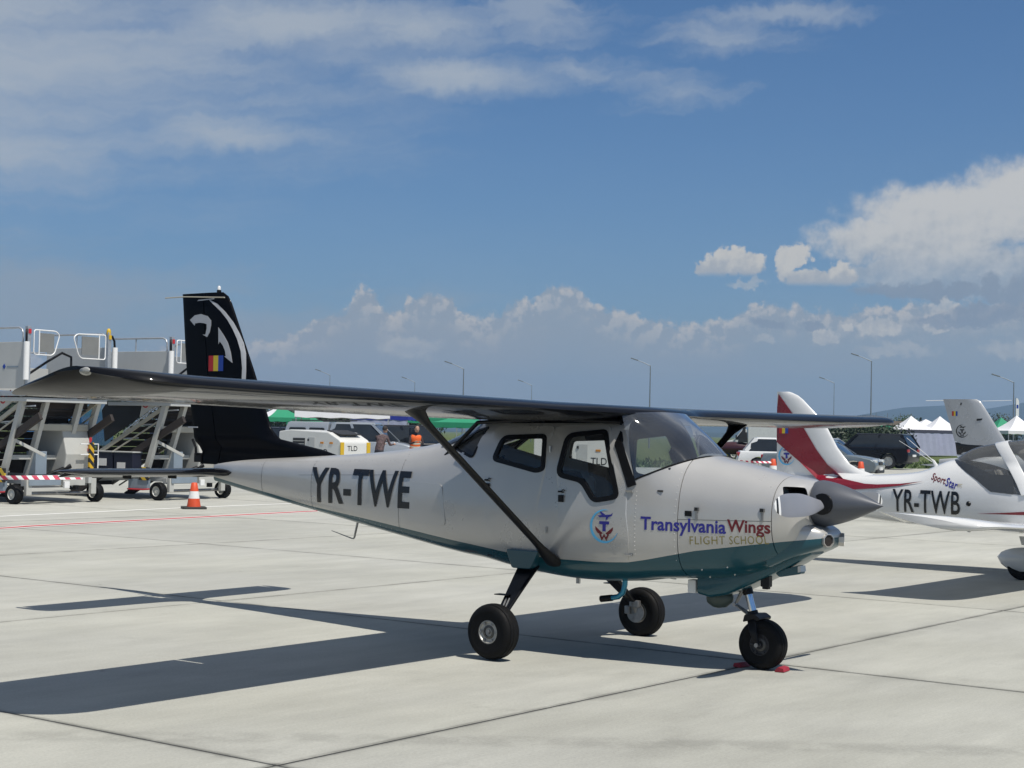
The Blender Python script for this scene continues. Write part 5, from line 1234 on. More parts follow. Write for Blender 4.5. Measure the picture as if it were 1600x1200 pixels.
def stairs(loc, rz, label):
    W = 2.2; t = empty('passenger_stairs', loc, rz, label, 'boarding stairs', 'mobile boarding stairs')
    def P(name, fn, m, par=t, bevel=.008, smooth=None):
        b = MB(); fn(b); return b.build(name, m, par, smooth=smooth, bevel=bevel)
    for x, y in ((0, 0), (0, W), (-4.8, .15), (-4.8, W-.15)): rim_wheel(.21, .17, .115, t, (x, y, .21))
    for y in (.32, W-.32): P('chassis_beam', lambda b: b.box((-2.5, y, .50), (5.4, .10, .16)), PGREY)
    for x in (-4.8, -2.4, -.05): P('cross_beam', lambda b: b.box((x, W/2, .44), (.12, W-.5, .14)), PGREY)
    for x in (0, -4.8): P('axle', lambda b: b.tube([(x, .1, .21), (x, W-.1, .21)], .035, 8), STEEL, bevel=0)
    P('front_box', lambda b: b.box((.17, .62, .50), (.12, .85, .22)), BLGREY); P('front_panel', lambda b: b.box((.19, 1.40, .48), (.10, .6, .20)), PWHITE)
    P('tow_lamp', lambda b: b.box((.27, 1.16, .40), (.05, .14, .14)), WHITE); P('tow_hook', lambda b: b.box((.27, 1.42, .34), (.10, .10, .10)), BLACKM)
    for y in (.22, W-.22): P('wheel_guard', lambda b: b.box((.16, y, .36), (.09, .14, .34)), PWHITE)
    P('hazard_plate', lambda b: b.box((-.42, -.03, .60), (.30, .04, .30)), HAZ2); P('side_skirt', lambda b: b.box((-.62, .02, .36), (.6, .10, .22)), BLGREY)
    P('skirt_edge', lambda b: b.tube([(-.92, -.05, .235), (-.42, -.06, .235), (-.28, .0, .25)], .018, 6), RED, bevel=0)
    # legs and bracing
    for y in (.10, .72, W-.55, W-.05): P('support_leg', lambda b: b.bar((.10, y, 2.28), (-.52, y, .55), .11, .13), PBEIGE if False else PWHITE)
    P('leg_brace', lambda b: b.bar((-.22, .12, 1.36), (.10, .70, 1.02), .05, .07), PWHITE)
    for z, m in ((1.63, PBEIGE), (.98, PWHITE)): P('cross_tie', lambda b: b.box((-.14 if z > 1 else -.36, W/2, z), (.08, W-.3, .14 if z > 1 else .10)), m)
    # platform
    P('platform_floor', lambda b: b.box((-.68, W/2, 2.33), (2.06, W+.1, .10)), GALV)
    P('platform_frame', lambda b: b.box((-.68, W/2, 2.21), (1.98, W, .09)), PGREY)
    for y, s_ in ((-.04, -1), (W+.04, 1)):
        sp_ = P('side_panel', lambda b: b.box((-.74, y, 2.93), (2.04, .035, .98)), PGREY)
        P('rail', lambda b: b.tube([(-1.72, y, 3.42), (-1.72, y, 3.60), (-1.68, y, 3.68), (-1.60, y, 3.72), (.06, y, 3.72), (.15, y, 3.68), (.19, y, 3.60), (.19, y, 3.42)], .022, 8), GALV, sp_, 0, 50)
        P('rail_post', lambda b: b.tube([(-.78, y, 3.42), (-.78, y, 3.72)], .016, 6), GALV, sp_, 0)
    P('company_mark', lambda b: b.prism([(-.42, 2.90), (-.37, 2.96), (-.32, 2.90), (-.37, 2.84)], -.064, -.0585), FLB, sp_, 0)
    P('mark_strip', lambda b: b.box((-.10, -.0605, 2.895), (.36, .004, .035)), BLGREY, sp_, 0)
    for y, top in ((0.0, RED), (W, YEL)):
        pst = P('front_post', lambda b: b.box((.30, y, 3.05), (.09, .09, 1.40)), GALV); P('post_cap', lambda b: b.box((.35, y, 3.64), (.03, .07, .10)), top, pst)
        P('bumper', lambda b: b.tube([(.37, y-(.09 if y == 0 else -.13), 2.62), (.37, y-(.09 if y == 0 else -.13), 3.42)], .062, 14), WHITE, bevel=0, smooth=50)
        P('bumper_hose', lambda b: b.tube([(.36, y+(-.09 if y == 0 else .13), 3.42), (.35, y+(-.085 if y == 0 else .125), 3.56), (.32, y+(-.06 if y == 0 else .09), 3.66), (.30, y, 3.70)], .025, 8), BLACKM, bevel=0, smooth=50)
    P('warning_lamp', lambda b: b.lathe([(.05, 3.70), (.05, 3.78), (.03, 3.83), (0, 3.84)], (.30, W, 0), 'Z', 12), YEL, bevel=0, smooth=50)
    for pts in ([(.12, 3.68), (.70, 3.68), (.80, 3.60), (.68, 3.22), (.60, 3.16), (.12, 3.16)], [(W-.12, 3.68), (1.28, 3.66), (1.18, 3.58), (1.32, 3.22), (1.40, 3.14), (W-.12, 3.14)]):
        g = P('gate', lambda b: b.tube([(.34, *p) for p in rpoly(pts, .06, 3)], .014, 8, closed=True), WHITE, bevel=0, smooth=50)
        y0, y1 = (.26, .66) if pts[0][0] < 1 else (1.42, 1.90); P('gate_plate', lambda b: b.box((.33, (y0+y1)/2, 3.42), (.015, y1-y0, .40)), PLATE, g, 0)
        P('gate_bar', lambda b: b.tube([(.34, (y0 if y0 < 1 else y1), 3.15), (.34, (y0 if y0 < 1 else y1), 3.68)], .014, 6), WHITE, g, 0)
    P('door_arm', lambda b: b.tube([(.22, .06, 2.72), (.16, .62, 3.02), (.10, 1.08, 3.24), (.14, 1.30, 3.16), (.2, 1.26, 2.86)], .028, 8), BLACKM, bevel=0, smooth=50)
    P('canopy_panel', lambda b: b.prism([(0, 2.42), (1.05, 2.95), (W, 2.95), (W, 2.42)], -1.70, -1.66, 'YZ'), PGREY)
    P('rear_rail', lambda b: b.tube([(-1.68, .1, 3.3), (-1.68, W-.1, 3.3)], .02, 6), GALV, bevel=0)
    # flight of steps
    x0, z0, x1, z1 = .12, 2.25, -3.55, .26; N_ = 12
    for y in (.12, W-.12):
        st = P('stringer', lambda b: b.bar((x0+.05, y, z0-.02), (x1, y, z1-.02), .05, .09), PBEIGE); P('lower_beam', lambda b: b.bar((x0+.5, y, z0-.38), (x1+.5, y, z1-.30), .08, .16), STEPM, st)
        P('lower_rail', lambda b: b.bar((x0-.1, y, z0-.34), (x1+.25, y, z1-.06), .03, .035), PBEIGE, st)
        sy = y+(-.05 if y < 1 else .05)
        line = lambda x: z0+(z1-z0)*(x-x0)/(x1-x0)
        wp = P('balustrade', lambda b: b.prism([(-.05, line(-.05)+.10), (-.05, 2.26), (-.62, 2.26), (-.70, line(-.70)+.10)], sy-.015, sy+.015), PWHITE)
        P('balustrade', lambda b: b.prism([(-.73, line(-.73)+.10), (-.65, 2.26), (-1.75, 2.26), (-1.92, 2.05), (-1.80, line(-1.80)+.10)], sy-.015, sy+.015), PERF)
        P('handrail', lambda b: b.tube([(-1.75, sy, 2.28), (-2.2, sy, line(-2.2)+1.15), (-3.2, sy, line(-3.2)+1.12), (-3.42, sy, line(-3.42)+.9), (-3.42, sy, line(-3.42)+.1)], .022, 8), GALV, bevel=0, smooth=50)
        if y < 1:
            for (sx, k) in ((-.28, 0), (-.52, 1)):
                zc_ = line(sx)+.30
                if k == 1: P('sign_ring', lambda b: b.tube([(sx+.075*math.cos(a), sy-.02, zc_+.075*math.sin(a)) for a in [i*math.pi/8 for i in range(16)]], .014, 6, closed=True), RED, wp, 0)
                else: P('sign_triangle', lambda b: b.tube([(sx+.075*math.cos(a), sy-.02, zc_-.02+.085*math.sin(a)) for a in (math.pi/2, math.pi*7/6, math.pi*11/6)], .013, 6, closed=True), RED, wp, 0)
    for i in range(N_):
        f = (i+.5)/N_; x, z = x0+(x1-x0)*f, z0+(z1-z0)*f; P('step', lambda b: b.box((x, W/2, z), (.27, W-.30, .035)), STEPM, bevel=0)
        P('riser', lambda b: b.box((x-.125, W/2, z-.07), (.012, W-.30, .12)), STEPM, bevel=0)
    for i in range(0, N_, 2):
        f = (i+.9)/N_; x, z = x0+(x1-x0)*f, z0+(z1-z0)*f; P('step_bracket', lambda b: b.bar((x, .16, z-.05), (x+.55, .16, z-.02), .03, .03), GALV, bevel=0)
    # machinery
    hd_ = P('engine_hood', lambda b: b.prism([(-1.15, .62), (-.05, .62), (.02, 1.05), (-.18, 1.72), (-.62, 1.72), (-1.15, 1.12)], 1.35, 2.12), PWHITE, bevel=.03)
    P('extinguisher_sign', lambda b: b.prism(rpoly([(1.93, 1.12), (2.07, 1.12), (2.05, 1.26), (2.01, 1.30), (2.05, 1.36), (2.04, 1.42), (1.99, 1.43), (1.96, 1.38), (1.98, 1.30), (1.95, 1.26)], .01, 2), .03, .034, 'YZ'), RED, hd_, 0).location.x = -.005
    P('hazard_post', lambda b: b.box((.20, W-.32, .98), (.06, .12, .66)), HAZ); P('post_rail', lambda b: b.tube([(.20, W-.62, 1.28), (.20, W-.12, 1.28), (.20, W-.12, .62)], .014, 6), WHITE, bevel=0); P('post_rail', lambda b: b.tube([(.20, W-.62, 1.05), (.20, W-.12, 1.05)], .012, 6), WHITE, bevel=0)
    P('grey_locker', lambda b: b.box((-.36, .86, .86), (.30, .30, .50)), BLGREY); P('hydraulic_ram', lambda b: b.tube([(-.3, 1.0, .55), (.0, 1.5, .80)], .05, 10), BLACKM, bevel=0, smooth=40)
    P('oil_tank', lambda b: b.box((-.85, .95, .84), (.40, .5, .42)), STEPM)
    for k, x in enumerate((-1.62, -.98)):
        bx = P('battery_box', lambda b: b.box((x, .00, .84), (.58, .30, .46)), DKBLUE); P('label_plate', lambda b: b.box((x-.06 if k else x-.02, -.154, .76 if k else .84), (.26, .006, .17)), WHITE, bx, 0)
        P('box_rim', lambda b: b.box((x, -.005, 1.085), (.62, .32, .03)), PGREY, bx)
    P('beacon_light', lambda b: b.lathe([(.04, 0), (.04, .06), (.02, .1), (0, .105)], (.15, 1.55, .63), 'Z', 10), RED, bevel=0)
    return t
st1 = stairs((-10.42, 34.13, 0), math.atan2(-1.23, 1.82), 'nearer boarding stairs, cut by the left edge of the picture, behind red and white tape')
st2 = copy_tree(st1); st2.location = (-8.05, 37.17, 0); st2.rotation_euler = (0, 0, math.atan2(-1.25, 2.06)); st2['label'] = 'farther boarding stairs half hidden behind the black fin and tailplane'

# ================================================================== CONES AND TAPE
ORANGE = mat('cone_orange', (.62, .075, .02), .5, 0, 0, .08, 9); CONEW = mat('cone_white', (.74, .74, .72), .45); CONEB = mat('cone_base', (.035, .035, .032), .8)
def cone(loc, label, s=1.0, bands=True, group='traffic cones'):
    t = empty('traffic_cone', loc, random.uniform(0, 1.5), label, 'traffic cone', group)
    b = MB(); b.prism(rpoly([(-.25, -.25), (.25, -.25), (.25, .25), (-.25, .25)], .07, 3), 0, .045, 'XY'); b.build('base', CONEB, t, bevel=.008)
    R_ = lambda z: .145-(z-.045)/.50*.085
    pr = [(R_(z), z) for z in (.045, .215, .216, .365, .366, .530)]+[(.045, .545)]
    b = MB(); b.lathe(pr, (0, 0, 0), 'Z', 24, mis=[0, 0, 1, 1, 0, 0]); b.build('shell', [ORANGE, CONEW], t, smooth=40); t.scale = (s, s, s)
    return t
cone((-6.57, 33.78, 0), 'orange and white cone on a black base near the farther boarding stairs')
p = at(1208, 733, 60); cone((p.x, p.y, gz(p.y)), 'small orange cone far off, left of the white aircraft fin', 1.4)
p = at(1345, 737, 59); cone((p.x, p.y, gz(p.y)), 'small orange cone far off, in front of the grey saloon car', 1.4)
def tape(p0, p1, w, sag, label):
    p0, p1 = Vector(p0), Vector(p1); d = p1-p0; L_ = Vector((d.x, d.y, 0)).length; b = MB(); N_ = 24; up, lo = [], []
    for i in range(N_+1):
        f = i/N_; z = (p1.z-p0.z)*f-sag*4*f*(1-f); tw = .03*math.sin(f*9); up.append((L_*f, tw, z+w/2)); lo.append((L_*f, -tw, z-w/2))
    b.add(up+lo, [(i, i+1, N_+2+i, N_+1+i) for i in range(N_)]); o = b.build('barrier_tape', TAPE); o.location = p0; o.rotation_euler = (0, 0, math.atan2(d.y, d.x)); tag(o, label, 'barrier tape', 'barrier tapes')
    sd = o.modifiers.new('thick', 'SOLIDIFY'); sd.thickness = .002
tape((-13.2, 33.6, .56), (-8.95, 34.0, .60), .085, .02, 'red and white tape stretched in front of the boarding stairs')
p0 = at(1122, 716, 59); p1 = at(1210, 722, 60); tape(p0, p1, .07, .05, 'far red and white tape tied to the small cone behind the nose')

# ================================================================== CARS
CARGLASS = mat('car_glass', (.012, .016, .020), .05, 0, .4, .1); CHROME = mat('bright_trim', (.6, .6, .6), .2, .9); LAMPR = mat('lamp_red', (.32, .01, .012), .2, 0, .5); LAMPW = mat('lamp_clear', (.70, .72, .72), .12, .1, .6)
PLASTIC = mat('black_plastic', (.02, .02, .021), .6); ALLOY = mat('alloy_wheel', (.45, .46, .47), .35, .6)
def paint(n, c, metal=.3): return mat(n, c, .28, metal if max(c) > .03 else 0, .8 if max(c) > .03 else .3, .04, .8, rvar=.04, spec=.5 if max(c) > .03 else .15)
def car(loc, rz, col_, label, kind='sedan', L=4.5, H=1.44, Wd=1.8, wb=2.7, wr=.32, name='parked_car', cat='car'):
    t = empty(name, loc, rz, label, cat, 'parked vehicles'); w = Wd/2; hb = H*.62; hd = H*.66
    fx, rx = L*.5-.86, L*.5-.86-wb
    gl = {'sedan': ((-1.62, -.95, .35, 1.12), hb), 'hatch': ((-1.95, -1.45, .40, 1.22), hb), 'suv': ((-2.25, -1.85, .35, 1.02), hb), 'pickup': ((-.75, -.55, .65, 1.25), hb), 'van': ((-.2, -.1, 1.1, 1.9), hb)}[kind]
    (b0, t0, t1, b1), zb_ = gl; k = L/4.5; b0, t0, t1, b1 = b0*k, t0*k, t1*k, b1*k
    deckr = zb_ if kind in ('hatch', 'suv', 'pickup', 'van') else zb_*.985
    arch = lambda cx: [(cx+(wr+.07)*math.cos(a), wr+(wr+.07)*math.sin(a)) for a in [math.pi*(1.06-1.12*i/10) for i in range(11)]]
    bot = .22 if kind != 'suv' else .28
    rear = [(-L/2+.06, bot+.10), (-L/2, bot+.32), (-L/2+.03, zb_*.78), (-L/2+.10, deckr)]
    front = [(b1+.02, zb_), (L*.5-.75, zb_*.955), (L*.5-.22, zb_*.85), (L/2-.04, zb_*.70), (L/2, bot+.25), (L/2-.08, bot+.04)]
    poly = rear+[(b0-.02, zb_)]+front+[(fx+wr+.10, bot)]+arch(fx)[::-1]+[(fx-wr-.12, bot-.02), (rx+wr+.12, bot-.02)]+arch(rx)[::-1]+[(rx-wr-.10, bot)]
    P_ = paint(*col_)
    # body: slices across the width, tucked in towards the sides
    b = MB(); secs = []
    for y, ins in ((-1, .10), (-.97, .035), (-.90, .0), (.90, .0), (.97, .035), (1, .10)):
        cz = zb_*.55; secs.append([(x*(1-ins*.12), y*w, cz+(z-cz)*(1-ins*1.4)) for x, z in poly])
    b.loft(secs, cap=True); body = b.build('body', P_, t, smooth=38)
    # greenhouse
    rows = []
    for z, f, yy in ((zb_-.02, 0, .93), (zb_+(H-zb_)*.55, .55, .86), (H-.07, .93, .77)):
        xr, xf = b0+(t0-b0)*f, b1+(t1-b1)*f; rows.append([(xr, -yy*w, z), (xr+.12, -yy*w-.012, z), (xf-.25, -yy*w-.012, z), (xf, -yy*w*.86, z), (xf+.03, 0, z), (xf, yy*w*.86, z), (xf-.25, yy*w+.012, z), (xr+.12, yy*w+.012, z), (xr, yy*w, z), (xr-.03, 0, z)])
    b = MB(); b.loft(rows); b.build('windows', CARGLASS, t, smooth=30)
    b = MB(); xr, xf = t0, t1; rf = rpoly([(xr-.06, -.74*w), (xf+.10, -.70*w), (xf+.10, .70*w), (xr-.06, .74*w)], .12, 4); rf2 = [(x*.93+.0, y*.86) for x, y in rf]
    b.loft([[(x, y*1.04, H-.085) for x, y in rf], [(x, y, H-.045) for x, y in rf], [(x, y, H) for x, y in rf2]]); b.build('roof', P_, t, smooth=45)
    for s_ in (-1, 1):
        for (xa, xb) in ((b0, t0), ((b0*.45+b1*.55)-.15, (t0*.45+t1*.55)-.15), (b1, t1)):
            b = MB(); b.bar((xa+(.05 if xa == b0 else -.02), s_*w*.925, zb_-.02), (xb, s_*w*.775, H-.06), .05, .09 if xa != b0 else .16, 0, (1, 0, 0)); b.build('pillar', P_, t)
        b = MB(); b.box((b1-.25, s_*(w+.05), zb_+.07), (.12, .18, .12)); b.build('mirror', P_, t, bevel=.03)
        for dx in (.0, -.92):
            b = MB(); b.box(((b0+b1)/2+dx*k+.05, s_*(w*.975), zb_-.16), (.18, .03, .025)); b.build('door_handle', CHROME if col_[0] != 'x' else PLASTIC, t)
        b = MB(); b.box((L/2-.20, s_*w*.70, zb_*.745), (.34, .36, .13)); b.build('headlight', LAMPW, t, bevel=.04)
        b = MB(); b.box((-L/2+.14, s_*w*.80, zb_*.84), (.26, .34, .17)); b.build('taillight', LAMPR, t, bevel=.04)
        for x in (fx, rx): 
            e = rim_wheel(wr, .20, wr*.62, t, (x, s_*(w-.13), wr)); e.children[1].data = e.children[1].data; 
            e.children[1].data.materials.clear(); e.children[1].data.materials.append(PLASTIC)
            b = MB()
            for q in range(5):
                a = q*2*math.pi/5; b.bar((0.03*math.cos(a), s_*.085, .03*math.sin(a)), (wr*.64*math.cos(a), s_*.10, wr*.64*math.sin(a)), .03, .06, 0, (0, 1, 0))
            tag(b.build('spokes', ALLOY, e), kind='stuff')
    b = MB(); b.box((L/2-.03, 0, bot+.36), (.10, w*.62, .13)); b.build('grille', PLASTIC, t, bevel=.03)
    b = MB(); b.box((L/2+.0, 0, bot+.16), (.05, .52, .11)); b.build('number_plate', WHITE, t); b = MB(); b.box((-L/2+.0, 0, zb_*.62), (.05, .52, .11)); b.build('number_plate', WHITE, t)
    b = MB(); b.box((0, 0, bot+.05), (L*.86, Wd*.8, .12)); b.build('underbody', PLASTIC, t)
    b = MB(); b.box((L/2-.06, 0, bot+.06), (.14, w*1.5, .14)); b.build('lower_bumper', PLASTIC, t, bevel=.04)
    return t
def put(px, d): p = at(px, 700, d); return (p.x, d, gz(d))
car(put(1286, 63.0), R(-24), ('grey_metallic', (.16, .19, .205)), 'grey saloon car with its nose showing past the white fin', 'sedan', 4.5, 1.44, 1.80)
sv = car(put(1358, 83.5), R(148), ('black_car_paint', (.006, .006, .009)), 'black off-road car seen from behind, right of the grey saloon', 'suv', 4.75, 1.78, 1.92, 2.85, .38)
car(put(1234, 66.5), R(-6), ('white_car_paint', (.62, .63, .63), 0), 'white hatchback behind the white aircraft fin, left of the grey saloon', 'hatch', 4.3, 1.47, 1.80, 2.6, .32)
car(put(1296, 98), R(-30), ('pale_silver_paint', (.42, .43, .44)), 'silver car whose roof shows behind the grey saloon', 'sedan', 4.5, 1.50)
car(put(446, 76), R(62), ('deep_blue_paint', (.012, .016, .028)), 'dark blue hatchback behind the white ground power unit on the left', 'hatch', 4.1, 1.50, 1.76, 2.5, .31)
car(put(412, 80), R(-20), ('dark_green_paint', (.02, .025, .025)), 'dark car mostly hidden by the black fin', 'hatch', 4.2, 1.48, 1.76, 2.5, .31)
car(put(652, 62), R(15), ('black_blue_paint', (.008, .009, .014)), 'black car with its door open beside the person in the orange vest', 'suv', 4.5, 1.70, 1.85, 2.7, .35)
car(put(285, 92), R(10), ('navy_paint', (.02, .026, .05)), 'navy blue car parked beyond the grass, seen under the farther boarding stairs', 'hatch', 4.2, 1.5, 1.78, 2.55, .32)
# pickup with a hardtop
PK = car(put(556, 60), R(-8), ('silver_pickup_paint', (.30, .33, .36)), 'silver pickup with a windowed hardtop behind the white ground power unit', 'pickup', 5.3, 1.80, 1.84, 3.05, .37, 'pickup_truck', 'pickup')
Pp = paint('silver_pickup_paint', (.30, .33, .36)); b = MB(); zb_ = 1.80*.62
b.loft([[(x, y, z) for x, y in rpoly([(-2.56+i, -.86+j), (-.86, -.86+j), (-.86, .86-j), (-2.56+i, .86-j)], .05, 3)] for z, i, j in ((zb_, 0, 0), (1.62, .10, .08), (1.76, .16, .13), (1.80, .26, .22))]); ht = b.build('hardtop', Pp, PK, smooth=40)
for s_ in (-1, 1):
    for x0_, x1_ in ((-2.40, -1.68), (-1.58, -.98)):
        b = MB(); b.prism(rpoly([(x0_, 1.22), (x1_, 1.22), (x1_-.02, 1.58), (x0_+(.10 if x0_ < -2 else .02), 1.58)], .05, 3), s_*.80, s_*.864); b.build('hardtop_window', CARGLASS, ht)
    b = MB(); b.tube([(-2.3, s_*.55, 1.84), (-.1, s_*.55, 1.86)], .02, 6); b.build('roof_bar', PLASTIC, ht)
b = MB(); b.prism(rpoly([(-.55, .55), (.35, .55), (.30, 1.10), (.10, 1.62), (-.50, 1.62)], .06, 3), -.03, .03)
o = b.build('open_door', paint('black_blue_paint', (.008, .009, .014)), bpy.data.objects[[q.name for q in bpy.data.objects if q.get('label', '').startswith('black car with its door open')][0]], bevel=.01); o.location = (-.4, -1.38, 0); o.rotation_euler = (0, 0, R(58))
# white box van
def van(loc, rz, label, cpaint, L=5.6, H=2.6):
    t = empty('van', loc, rz, label, 'van', 'parked vehicles'); P_ = paint(*cpaint)
    b = MB(); b.prism(rpoly([(-L/2, .45), (-L/2, H), (.9, H), (.9, .45)], .05, 3), -1.0, 1.0); b.build('box_body', P_, t, bevel=.04)
    b = MB(); b.prism(rpoly([(.92, .35), (.92, 1.95), (1.25, 2.0), (1.75, 1.30), (2.6, 1.10), (L/2, .80), (L/2, .35)], .08, 3), -.92, .92); cb = b.build('cab', P_, t, bevel=.05)
    b = MB(); b.prism([(1.24, 1.92), (1.72, 1.30), (1.10, 1.28), (1.05, 1.9)], -.935, .935); b.build('windows', CARGLASS, cb)
    for x in (-1.6, 1.8):
        for s_ in (-1, 1): rim_wheel(.34, .22, .21, t, (x, s_*.85, .34))
    for s_ in (-1, 1):
        b = MB(); b.box((L/2-.03, s_*.68, .85), (.1, .3, .16)); b.build('headlight', LAMPW, t, bevel=.03)
        b = MB(); b.box((1.65, s_*1.08, 1.45), (.10, .16, .25)); b.build('mirror', PLASTIC, t, bevel=.02)
    return t
van(put(1190, 106), R(172), 'white box van with its cab to the left behind the white hatchback', ('white_car_paint', (.62, .63, .63), 0), 5.6, 2.35)
van(put(108, 74), R(-100), 'blue van seen between the legs of the nearer boarding stairs', ('blue_van_paint', (.03, .10, .22)), 5.2, 2.5)

# yellow wheeled dark red gyroplane far behind the nose
YWH = mat('yellow_rim', (.62, .50, .02), .45); DKRED = mat('dark_red_paint', (.04, .004, .008), .35, 0, .3)
def gyro(loc, rz, label):
    t = empty('gyroplane', loc, rz, label, 'gyroplane')
    secs = []
    for i in range(13):
        f = i/12; x = -1.2+2.6*f; r = .33*math.sin(math.pi*min(1, .12+f*.9))**.7+.02; secs.append([(x, r*.85*math.cos(a), .78+r*math.sin(a)) for a in [2*math.pi*k/16 for k in range(16)]])
    b = MB(); b.loft(secs); b.build('cabin_pod', DKRED, t, smooth=50)
    b = MB(); b.tube([(1.1, 0, .80), (1.75, 0, .92)], [.10, .06], 10); tb = b.build('tail_boom', DKRED, t, smooth=50)
    b = MB(); b.prism(rpoly([(1.40, .72), (1.95, .74), (2.0, 1.06), (1.62, 1.06)], .06, 3), -.03, .03); b.build('tail_fin', mat('pink_red', (.50, .05, .08), .4), tb)
    b = MB(); b.prism([(1.55, .86), (1.80, .84), (1.78, .96)], -.036, .036); b.build('tail_mark', WHITE, tb)
    b = MB(); b.bar((.25, 0, 1.1), (.45, 0, 1.95), .14, .16); ms = b.build('mast', PLASTIC, t, bevel=.02)
    b = MB(); b.prism(rpoly([(.10, 1.10), (.62, 1.10), (.58, 1.66), (.22, 1.62)], .05, 3), -.25, .25); b.build('engine', PLASTIC, t, bevel=.03)
    for x, y in ((.30, -.55), (.30, .55), (-.55, -.1)):
        e = rim_wheel(.30, .13, .17, t, (x, y, .30)); e.children[0].data.materials.clear(); e.children[0].data.materials.append(YWH); e.children[1].data.materials.clear(); e.children[1].data.materials.append(PLASTIC)
        b = MB(); b.bar((x, y, .32), (.1 if x > 0 else -.5, 0, .62), .06, .05); b.build('wheel_leg', PLASTIC, t)
    return t
gyro(put(1150, 92), R(-12), 'dark red gyroplane on yellow wheels far behind the nose').scale = (1.05, 1.05, 1.05)

# ================================================================== GROUND POWER UNITS
GPW = mat('gpu_white', (.66, .66, .63), .42, 0, .2, .05, 1.2)
def gpu(loc, rz, label, L=2.5, hood=True):
    t = empty('ground_power_unit', loc, rz, label, 'power unit', 'ground power units'); Wd = 1.35
    b = MB(); b.prism(rpoly([(-L/2, .42), (-L/2, 1.60), (-L/2+.5, 1.66), (L/2-.55, 1.60), (L/2-.06, 1.36), (L/2, 1.28), (L/2, .42)], .05, 3), -Wd/2, Wd/2); body = b.build('housing', GPW, t, bevel=.03)
    b = MB(); b.box((0, 0, .34), (L*.96, Wd*.9, .16)); b.build('chassis', PLASTIC, t, bevel=.02)
    for x in (-L/2+.45, L/2-.45):
        for s_ in (-1, 1): rim_wheel(.25, .18, .14, t, (x, s_*(Wd/2-.1), .25))
    b = MB(); b.box((L/2+.012, -Wd/2+.06, .86), (.03, .16, .86)); b.build('corner_guard', YEL, t, bevel=.008)
    b = MB(); b.box((L/2+.012, Wd/2-.06, .86), (.03, .16, .86)); b.build('corner_guard', YEL, t, bevel=.008)
    b = MB(); b.box((.10, -Wd/2-.006, 1.12), (.30, .016, .62)); dr = b.build('grey_door', PGREY, t, bevel=.006); b = MB(); b.box((-.03, -Wd/2-.02, 1.34), (.06, .02, .07)); b.build('latch', PLASTIC, dr)
    for x in (.55, .95): 
        b = MB(); b.box((x, -Wd/2-.006, 1.26), (.14, .016, .06)); b.build('marker_lamp', mat('amber', (.55, .22, .02), .3), t, bevel=.006)
    b = MB(); letters(b, 'TLD', lambda u, v, h: (L/2+h, u, v), -.36, .10, 1.02, 1.18, .004, 0, .006); b.build('maker_letters', LETTER, body)
    b = MB(); letters(b, 'TLD', lambda u, v, h: (u, -Wd/2-h, v), .34, .80, .86, 1.06, .004, 0, .006); b.build('maker_letters', LETTER, body)
    b = MB(); b.box((.57, -Wd/2-.003, .78), (.40, .006, .05)); b.build('maker_strip', mat('teal_print', (.02, .30, .20), .5), body)
    b = MB(); b.box((-.45, -Wd/2-.008, 1.02), (.52, .02, .75)); b.build('air_grille', PLASTIC, t, bevel=.006)
    for q in range(7):
        b = MB(); b.box((-.45, -Wd/2-.022, .74+.094*q), (.50, .012, .018)); b.build('grille_slat', PGREY, t)
    b = MB(); b.box((.0, -Wd/2-.006, .50), (L*.9, .014, .10)); b.build('hazard_strip', HAZ2, t)
    b = MB(); b.box((L/2-.48, 0, 1.59), (.62, Wd*.7, .03), 0, Matrix.Rotation(R(12), 3, 'Y')); b.build('top_tray', PLASTIC, t)
    b = MB(); b.bar((L/2, 0, .35), (L/2+1.0, 0, .30), .06, .06); b.tube([(L/2+1.0, .06, .30), (L/2+1.1, 0, .30), (L/2+1.0, -.06, .30)], .02, 6); b.build('tow_bar', PGREY, t)
    return t
gpu(put(506, 52), HD, 'white ground power unit with a yellow corner, seen behind the tail boom', 2.7)
gpu(put(912, 46), R(-14), 'white ground power unit seen through the cabin windows', 2.6)

